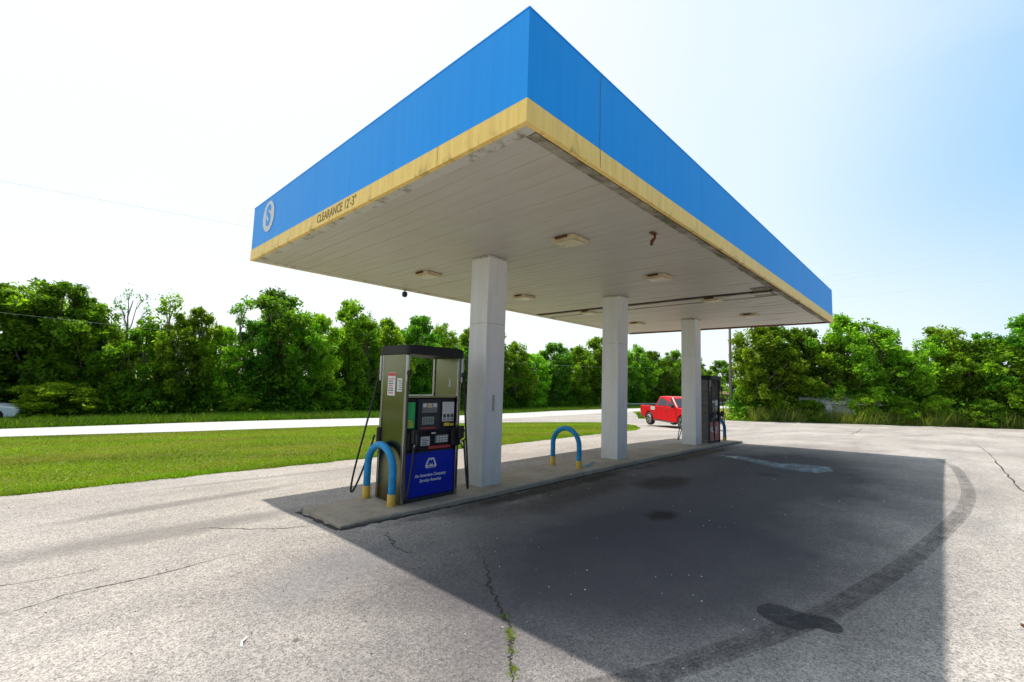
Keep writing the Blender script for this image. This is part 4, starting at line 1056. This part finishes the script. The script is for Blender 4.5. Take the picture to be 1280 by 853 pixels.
# ------------------------------------------------------------------ grass
def inside(poly, x, y):
    c = False; n = len(poly); j = n-1
    for i in range(n):
        xi, yi = poly[i]; xj, yj = poly[j]
        if (yi > y) != (yj > y) and x < (xj-xi)*(y-yi)/(yj-yi)+xi: c = not c
        j = i
    return c
def blades(name, sampler, n, hgt, wid, mat, seed, lean=.5):
    rng = np.random.default_rng(seed); r = random.Random(seed); P = []
    while len(P) < n:
        q = sampler(r)
        if q: P.append((q[0], q[1], h(q[0], q[1]), q[2]))
    P = np.array(P); ang = rng.random(n)*2*np.pi; hh = hgt*P[:, 3]*(.5+rng.random(n)); w = wid*(.6+.8*rng.random(n))*np.sqrt(P[:, 3])
    dx, dy = np.cos(ang)*w, np.sin(ang)*w; lx, ly = rng.normal(size=n)*hh*lean, rng.normal(size=n)*hh*lean
    v = np.zeros((n, 3, 3)); v[:, :, :] = P[:, None, :3]
    v[:, 0, 0] -= dx; v[:, 0, 1] -= dy; v[:, 1, 0] += dx; v[:, 1, 1] += dy
    v[:, 2, 0] += lx; v[:, 2, 1] += ly; v[:, 2, 2] += hh
    me = bpy.data.meshes.new(name); me.vertices.add(n*3); me.vertices.foreach_set('co', v.reshape(-1))
    me.loops.add(n*3); me.loops.foreach_set('vertex_index', np.arange(n*3, dtype=np.int32))
    me.polygons.add(n); me.polygons.foreach_set('loop_start', np.arange(n, dtype=np.int32)*3)
    try: me.polygons.foreach_set('loop_total', np.full(n, 3, dtype=np.int32))
    except Exception: pass
    me.update(calc_edges=True)
    # tint varies in patches, as mown turf does
    tv = .52+.3*np.sin(P[:, 0]*.35+1.3*np.sin(P[:, 1]*.4))*np.cos(P[:, 1]*1.1+.45*P[:, 0])+.2*np.sin(P[:, 1]*2.3+P[:, 0]*.9)*np.sin(P[:, 0]*.8)+rng.normal(size=n)*.22
    at = me.attributes.new('tint', 'FLOAT', 'FACE'); at.data.foreach_set('value', np.clip(tv, 0, 1).astype(np.float32))
    return tag(link_mesh(name, me, mat), kind='stuff')
lawn_poly = [(-60, 8.6), (-12, 8.05), (-2.7, 7.86), (3.4, 7.54), (7, 7.3), (9.65, 7.36), (13.05, 7.65), (16.5, 8.05), (18.3, 8.7)]+tip+[(9.0, 17.5), (2, 19.5), (-3.2, 21.9), (-12, 24.7), (-30, 29.8)]
def s_lawn(r):
    x = r.uniform(-16, 23.5); y = 7.0+15.5*r.random()**1.5
    if not inside(lawn_poly, x, y): return None
    return (x, y, r.uniform(.6, 1.2))
blades('lawn_grass', s_lawn, 210000, .035, .012, M['blade'], 1, .8)
def s_edge(r):
    i = r.randrange(len(lawn_edge)-1); a, b_ = lawn_edge[i], lawn_edge[i+1]; u = r.random()
    x = a[0]+(b_[0]-a[0])*u; y = a[1]+(b_[1]-a[1])*u+r.uniform(-.04, .22)
    return (x, y, r.uniform(.7, 1.4)) if -14 < x < 20 else None
blades('lawn_grass', s_edge, 26000, .06, .008, M['blade'], 2, .7)
def lerp_line(L_, r, spread0, spread1):
    i = r.randrange(len(L_)-1); a, b_ = L_[i], L_[i+1]; u = r.random()
    dx, dy = b_[0]-a[0], b_[1]-a[1]; l = math.hypot(dx, dy) or 1; d = r.uniform(spread0, spread1)
    return a[0]+dx*u-dy/l*d, a[1]+dy*u+dx/l*d
vf = [road_far[1], (-20, 32.4), road_far[2], (-8, 28.9), road_far[3], (0, 27.2), road_far[4], (6, 26), road_far[5], road_far[6], (18, 26.4), road_far[7], (28, 31), road_far[8], (41, 36), road_far[9], road_far[10], road_far[11], (83, 33.4), road_far[12]]
def s_verge(r):
    x, y = lerp_line(vf, r, .15, 9); return (x, y, r.uniform(.5, 1.3))
blades('verge_grass', s_verge, 130000, .26, .03, M['verge'], 3, .5)
wl = [(36.4, 18.3), (38.6, 15), (40.2, 12), (39.6, 9.4), (41.7, 6.4), (43.6, 1.4), (45.4, -3.1), (47.0, -10), (48.5, -18)]
def s_weed(r):
    x, y = lerp_line(wl[3:], r, -.1, 5.5); return (x, y, r.choice((.4, .7, 1, 1.6)))
def s_weed2(r):
    x, y = lerp_line([(36.2, 18.2), (42, 21.3), (50, 26), (60, 28.5), (80, 24)][::-1], r, 0.1, 12)
    if inside(lot, x, y): return None
    return (x, y, r.uniform(.4, 1))
blades('tall_weeds', s_weed, 70000, .62, .022, M['weed'], 4, .35)
def s_weed3(r):
    x, y = lerp_line([(36.4, 18.3), (38.6, 15), (40.2, 12), (39.6, 9.4), (40.6, 7.5)], r, .1, 12)
    if inside(lot, x, y): return None
    return (x, y, r.uniform(.5, 1))
blades('verge_grass', s_weed3, 40000, .3, .03, M['verge'], 5, .4)
# weeds in the long crack, loose grit on the lot
cr = [(-.05, .06), (-.17, -.12), (-.29, -.26), (-.41, -.37), (-.5, -.48), (-.9, -.8)]
def s_crack(r):
    x, y = lerp_line(cr, r, -.014, .014)
    if math.sin(x*47)+math.sin(x*23+1) < -.1: return None
    return (x, y, r.uniform(.4, 1.2))
blades('crack_weeds', s_crack, 1500, .02, .0035, M['blade'], 6, .9)
def grit():
    rng = np.random.default_rng(3); b = MB(); r = random.Random(3)
    for k in range(750):
        dd = 1.5+14*r.random()**1.6; an = R(43.7+r.uniform(-52, 52))
        x, y = -2.48+dd*math.cos(an), -2.29+dd*math.sin(an)
        if y > 7.2 or (IY0-.05 < y < IY1+.05 and x > IX0-.05): continue
        s = r.uniform(.003, .008)*(1+dd*.06); z = h(x, y)+.012
        vs = [b.bm.verts.new((x+s*math.cos(a)*r.uniform(.6, 1.2), y+s*math.sin(a)*r.uniform(.6, 1.2), z)) for a in (0, 1.57, 3.14, 4.71)]
        tp_ = b.bm.verts.new((x, y, z+s*.7)); mi = 0 if r.random() < .55 else 1
        for i in range(4):
            f = b.bm.faces.new((vs[i], vs[(i+1) % 4], tp_)); f.material_index = mi
    o = b.build('loose_grit', [paint('pale_stone', (.6, .57, .52), .8, .3, 20), paint('dark_stone', (.09, .08, .075), .8, .3, 20)])
    tag(o, kind='stuff')
grit()
# small litter
def litter(name, x, y, pts, mat, label, rz):
    b = MB(); n = len(pts)
    b.bm.faces.new([b.bm.verts.new((px, py, .012+.006*math.sin(i*2.1))) for i, (px, py) in enumerate(pts)])
    o = b.build(name, mat, None, (x, y, h(x, y)+.006)); o.rotation_euler = (0, 0, rz); tag(o, label, 'litter')
litter('paper_scrap', -1.45, .92, [(-.06, -.01), (-.01, .008), (.05, .004), (.06, .018), (.0, .026), (-.04, .012)], M['sticker'], 'thin white paper scrap on the sunlit asphalt at the bottom left', .9)
litter('dry_leaf', 2.25, -2.62, [(-.03, 0), (-.01, .014), (.02, .012), (.04, 0), (.015, -.012), (-.01, -.01)], M['rust'], 'brown dry leaf on the sunlit asphalt right of the canopy shadow', .3)

# ------------------------------------------------------------------ poles, wires, guard rail, sheds
def pole(x, y, ht, label, arm=True, rz=0.0, rad=.14):
    z = h(x, y); o = empty('utility_pole', (x, y, z), rz)
    MB().tube([(0, 0, -.3), (0, 0, ht*.5), (.03, 0, ht)], [rad, rad*.85, rad*.65], 10).build('post', M['pole'], o)
    if arm:
        MB().box(-.05, .05, -1.2, 1.2, ht-.55, ht-.43).build('crossarm', M['pole'], o)
        for yy in (-1.1, 0, 1.1):
            MB().lathe([(.03, ht-.43), (.05, ht-.4), (.05, ht-.3), (.03, ht-.27)], c=(0, yy, 0), n=8).build('insulator', M['dark_grey'], o)
    return tag(o, label, 'utility pole')
A = (POX, POY); AH = 12.2
pole(*A, AH, 'weathered wooden utility pole standing at the grass corner beyond the far fuel pump', True, R(100))
pole(91.9, 40.1, 10.5, 'thin distant utility pole against the wood left of the far column', True, R(170), .12)
B_ = (38.0, -22.0); pole(*B_, 13.5, 'utility pole to the right of the picture carrying three wires', True, R(100))
Cc = (-22.0, 33.0); pole(*Cc, 12.5, 'utility pole to the left of the picture beyond the road', True, R(60))
def wire(p, q, sag, label, grp=None, rad=.005):
    pts = []
    for k in range(25):
        u = k/24; pts.append((p[0]+(q[0]-p[0])*u, p[1]+(q[1]-p[1])*u, p[2]+(q[2]-p[2])*u-sag*4*u*(1-u)))
    o = MB().tube(pts, rad, 5).build('power_line', M['wire']); tag(o, label, 'power line', grp)
za = h(*A)+AH-.25; zb_ = h(*B_)+13.25; zc = h(*Cc)+12.25
wire((A[0]-.2, A[1]+1.1, za), (B_[0]-.2, B_[1]+1.1, zb_), .8, 'thin black overhead wire at the right, highest of three', 'power lines at the right')
wire((A[0], A[1], za), (B_[0], B_[1], zb_-.3), 1.1, 'thin black overhead wire at the right, middle of three', 'power lines at the right')
wire((A[0]+.2, A[1]-1.1, za-1.2), (B_[0]+.2, B_[1]-1.1, zb_-1.6), 1.3, 'thin black overhead wire at the right, lowest of three', 'power lines at the right')
wire((A[0], A[1], za), (Cc[0], Cc[1], zc), 1.4, 'faint overhead wire crossing the white sky left of the canopy')
wire((91.9, 40.1, h(91.9, 40.1)+8.2), (Cc[0], Cc[1], h(*Cc)+6.6), 1.5, 'faint low wire running in front of the trees across the road', None, .004)
def guard_rail():
    o = empty('guard_rail', (62, 38.6, h(62, 38.6))); o0 = o.location.copy()
    pts = smooth([(62, 38.6), (80, 36.4), (99, 33.4), (116, 28.6), (130, 22.5)], 8)
    b = MB(); prev = None
    for p in pts:
        z = h(*p); r_ = [b.bm.verts.new((p[0]-o0.x+dx, p[1]-o0.y+dx, z-o0.z+dz)) for dx, dz in ((0, .45), (-.06, .53), (0, .6), (-.06, .68), (0, .76))]
        if prev:
            for k in range(4): b.bm.faces.new((prev[k], r_[k], r_[k+1], prev[k+1]))
        prev = r_
    b.build('rail', M['galv'], o)
    for p in pts[::2]:
        z = h(*p); MB().box(p[0]-o0.x-.0+.03, p[0]-o0.x+.15, p[1]-o0.y+.03, p[1]-o0.y+.15, z-o0.z-.1, z-o0.z+.78).build('post', M['pole'], o)
    tag(o, 'grey steel guard rail along the far road behind the red pickup', 'guard rail')
guard_rail()
def shed(x, y, w, d, hh, rz, wall, roof, label, name='shed'):
    o = empty(name, (x, y, h(x, y)-.1), rz); b = MB(); b.box(-w/2, w/2, -d/2, d/2, 0, hh)
    for k in range(int(w/.3)): b.box(-w/2+k*.3+.02, -w/2+k*.3+.06, -d/2-.012, -d/2-.001, .02, hh-.02)
    b.build('wall', wall, o)
    MB().prism([(-d/2-.25, hh-.06), (0, hh+.75), (d/2+.25, hh-.06), (d/2+.25, hh+.02), (0, hh+.85), (-d/2-.25, hh+.02)], 'x', -w/2-.2, w/2+.2).build('roof', roof, o)
    MB().prism([(-d/2, hh), (d/2, hh), (0, hh+.74)], 'x', -w/2, w/2).build('gable', wall, o)
    dr = MB().box(-.5, .5, -d/2-.03, -d/2-.013, .05, 1.95, .004).build('door', roof, o)
    MB().box(.36, .42, -d/2-.07, -d/2-.0305, .95, 1.05).build('handle', M['galv'], dr)
    for s in (-1, 1):
        if w > 4.5: MB().box(s*w*.32-.4, s*w*.32+.4, -d/2-.03, -d/2-.013, 1.0, 1.7, .004).build('window', M['car_glass'], o)
    return tag(o, label, 'shed')
shed(SHX, SHY, 5.2, 3.2, 1.75, R(-75), M['shed_white'], M['shed_roof'], 'pale metal shed showing white through the trees at right')
shed(116.6, 40.0, 7, 5, 2.6, R(-60), M['brown_wall'], M['brown_wall'], 'small brown building far off beside the utility pole')
def make_car(name, pm):
    T = empty(name); WR = .32; xr, xf = -1.35, 1.32
    def arch(cx_, r_=.38, n=8): return [(cx_-r_*math.cos(math.pi*k/n), .32+r_*math.sin(math.pi*k/n)) for k in range(n+1)]
    prof = [(-2.2, .55), (-2.15, .3), (xr-.38, .26)]+arch(xr)[1:-1]+[(xr+.38, .24), (xf-.38, .24)]+arch(xf)[1:-1]+[(xf+.38, .26), (2.15, .3), (2.25, .55), (2.1, .8), (1.1, .96), (-1.7, 1.0), (-2.15, .92)]
    body = MB().prism(prof, 'y', -.88, .88).build('body', pm, T); bv = body.modifiers.new('b', 'BEVEL'); bv.width = .05; bv.segments = 3; bv.limit_method = 'ANGLE'
    bm = bmesh.new(); V = {s: [bm.verts.new((x, s*w, z)) for x, w, z in ((-1.65, .84, .98), (1.05, .84, .95), (.3, .64, 1.4), (-.9, .64, 1.43))] for s in (-1, 1)}
    for s in (-1, 1): bm.faces.new(V[s])
    for k in range(4): bm.faces.new((V[-1][k], V[-1][(k+1) % 4], V[1][(k+1) % 4], V[1][k]))
    bmesh.ops.recalc_face_normals(bm, faces=bm.faces[:]); me = bpy.data.meshes.new('cabin'); bm.to_mesh(me); bm.free()
    cb = link_mesh('cabin', me, pm, T); bv = cb.modifiers.new('b', 'BEVEL'); bv.width = .05; bv.segments = 3
    for s in (-1, 1):
        P = lambda x, z: (x, s*(.84-.2*(z-.97)/.44+.008), z)
        MB().quad([P(-1.3, 1.02), P(-.33, 1.02), P(-.33, 1.34), P(-.85, 1.34)]).build('window', M['car_glass'], T)
        MB().quad([P(-.25, 1.02), P(.8, 1.02), P(.28, 1.34), P(-.25, 1.34)]).build('window', M['car_glass'], T)
        MB().box(2.1, 2.24, s*.62-.16, s*.62+.16, .6, .72, .02).build('headlight', M['lamp_clear'], T)
        for x in (xr, xf):
            w = MB().lathe([(.2, s*.8-.1), (.3, s*.8-.1), (WR, s*.8-.06), (WR, s*.8+.06), (.3, s*.8+.1), (.2, s*.8+.1)], 'y', (x, 0, WR), 24).build('wheel', M['black_rubber'], T)
            MB().lathe([(.05, s*.905), (.2, s*.905), (.2, s*.85), (.05, s*.85)], 'y', (x, 0, WR), 20).build('rim', M['alloy'], w)
    MB().quad([(.99, -.74, 1.0), (.99, .74, 1.0), (.36, .6, 1.36), (.36, -.6, 1.36)]).build('windscreen', M['car_glass'], T)
    return T
car = make_car('parked_car', M['truck_white']); cx_, cy_ = CARX, CARY
car.location = (cx_, cy_, h(cx_, cy_)+.01); car.rotation_euler = (0, 0, R(-22))
tag(car, 'white parked car half hidden behind the round bush across the road', 'car')

# ------------------------------------------------------------------ light, sky, camera
SUN = Vector((.03, .488, 1.0)).normalized()
sl = bpy.data.lights.new('sun', 'SUN'); sl.energy = SUN_E; sl.angle = R(.6); sl.color = (1, .94, .86)
so = bpy.data.objects.new('sun', sl); C.objects.link(so)
so.rotation_euler = (-SUN).to_track_quat('-Z', 'Y').to_euler()
w = bpy.data.worlds.new('World'); scene.world = w; w.use_nodes = True; nt = w.node_tree
bg = nt.nodes['Background']; sky = nt.nodes.new('ShaderNodeTexSky'); sky.sky_type = 'NISHITA'; sky.sun_disc = False
sky.sun_elevation = math.asin(SUN.z); sky.sun_rotation = math.atan2(SUN.x, SUN.y)
sky.altitude = 100; sky.air_density = 1.0; sky.dust_density = DUST; sky.ozone_density = 1.2
nt.links.new(sky.outputs[0], bg.inputs[0]); bg.inputs[1].default_value = SKY_E
# summer haze: a second, whiter layer that thickens towards the sun's side of the sky and the horizon
def wn(typ, **k):
    n = nt.nodes.new('ShaderNode'+typ)
    for a, v in k.items(): setattr(n, a, v)
    return n
tc = wn('TexCoord'); dt = wn('VectorMath', operation='DOT_PRODUCT'); nt.links.new(tc.outputs['Generated'], dt.inputs[0])
dt.inputs[1].default_value = Vector((-.2, .95, .3)).normalized()
sx = wn('SeparateXYZ'); nt.links.new(tc.outputs['Generated'], sx.inputs[0])
mr = wn('MapRange'); nt.links.new(dt.outputs['Value'], mr.inputs[0])
mr.inputs[1].default_value = -1.0; mr.inputs[2].default_value = 1.0
cr = wn('ValToRGB'); nt.links.new(mr.outputs[0], cr.inputs[0]); cr.color_ramp.interpolation = 'EASE'
while len(cr.color_ramp.elements) < 4: cr.color_ramp.elements.new(.5)
for e, (p_, c_) in zip(cr.color_ramp.elements, [(.16, (.03, .06, .13)), (.36, (.31, .58, .84)), (.60, (.74, .86, .93)), (.76, (.86, .88, .88))]):
    e.position = p_; e.color = (*c_, 1)
mz = wn('MapRange', interpolation_type='SMOOTHERSTEP'); nt.links.new(sx.outputs[2], mz.inputs[0])
mz.inputs[1].default_value = .42; mz.inputs[2].default_value = 0.02
mz.inputs[3].default_value = 0.0; mz.inputs[4].default_value = .75
mg = wn('MapRange', interpolation_type='SMOOTHSTEP'); nt.links.new(mr.outputs[0], mg.inputs[0])
mg.inputs[1].default_value = .2; mg.inputs[2].default_value = .45
mm_ = wn('Math', operation='MULTIPLY'); nt.links.new(mz.outputs[0], mm_.inputs[0]); nt.links.new(mg.outputs[0], mm_.inputs[1])
hm = wn('Mix', data_type='RGBA'); nt.links.new(mm_.outputs[0], hm.inputs[0])
vn = wn('TexNoise'); vn.inputs['Scale'].default_value = 1.6; vn.inputs['Detail'].default_value = 5
vm = wn('Mapping'); vm.inputs['Scale'].default_value = (1, 1, 3); nt.links.new(tc.outputs['Generated'], vm.inputs[0]); nt.links.new(vm.outputs[0], vn.inputs['Vector'])
vr = wn('MapRange'); nt.links.new(vn.outputs['Fac'], vr.inputs[0]); vr.inputs[1].default_value = .5; vr.inputs[2].default_value = .75; vr.inputs[3].default_value = 0; vr.inputs[4].default_value = .3
vx = wn('Mix', data_type='RGBA'); nt.links.new(vr.outputs[0], vx.inputs[0]); nt.links.new(cr.outputs[0], vx.inputs[6]); vx.inputs[7].default_value = (.8, .86, .9, 1)
vg = wn('Math', operation='MULTIPLY'); nt.links.new(vr.outputs[0], vg.inputs[0]); nt.links.new(mg.outputs[0], vg.inputs[1]); nt.links.new(vg.outputs[0], vx.inputs[0])
nt.links.new(vx.outputs[2], hm.inputs[6]); hm.inputs[7].default_value = (.86, .92, .94, 1)
bg2 = wn('Background'); nt.links.new(hm.outputs[2], bg2.inputs[0]); bg2.inputs[1].default_value = HAZE
ad = wn('AddShader'); nt.links.new(bg.outputs[0], ad.inputs[0]); nt.links.new(bg2.outputs[0], ad.inputs[1])
nt.links.new(ad.outputs[0], nt.nodes['World Output'].inputs[0])
cd = bpy.data.cameras.new('camera'); cd.sensor_width = 36; cd.lens = 562.78/1280*36; cd.clip_start = .05; cd.clip_end = 3000
co = bpy.data.objects.new('camera', cd); C.objects.link(co)
yaw, pit, rol = 0.763082, 0.091434, 0.029885
d_ = Vector((math.cos(yaw)*math.cos(pit), math.sin(yaw)*math.cos(pit), math.sin(pit)))
r_ = Vector((math.sin(yaw), -math.cos(yaw), 0)); u_ = r_.cross(d_)
r2 = r_*math.cos(rol)+u_*math.sin(rol); u2 = -r_*math.sin(rol)+u_*math.cos(rol)
co.matrix_world = Matrix(((r2.x, u2.x, -d_.x, -2.4834), (r2.y, u2.y, -d_.y, -2.2881), (r2.z, u2.z, -d_.z, 1.6715), (0, 0, 0, 1)))
scene.camera = co
scene.view_settings.view_transform = 'Standard'; scene.view_settings.look = 'None'; scene.view_settings.exposure = 0
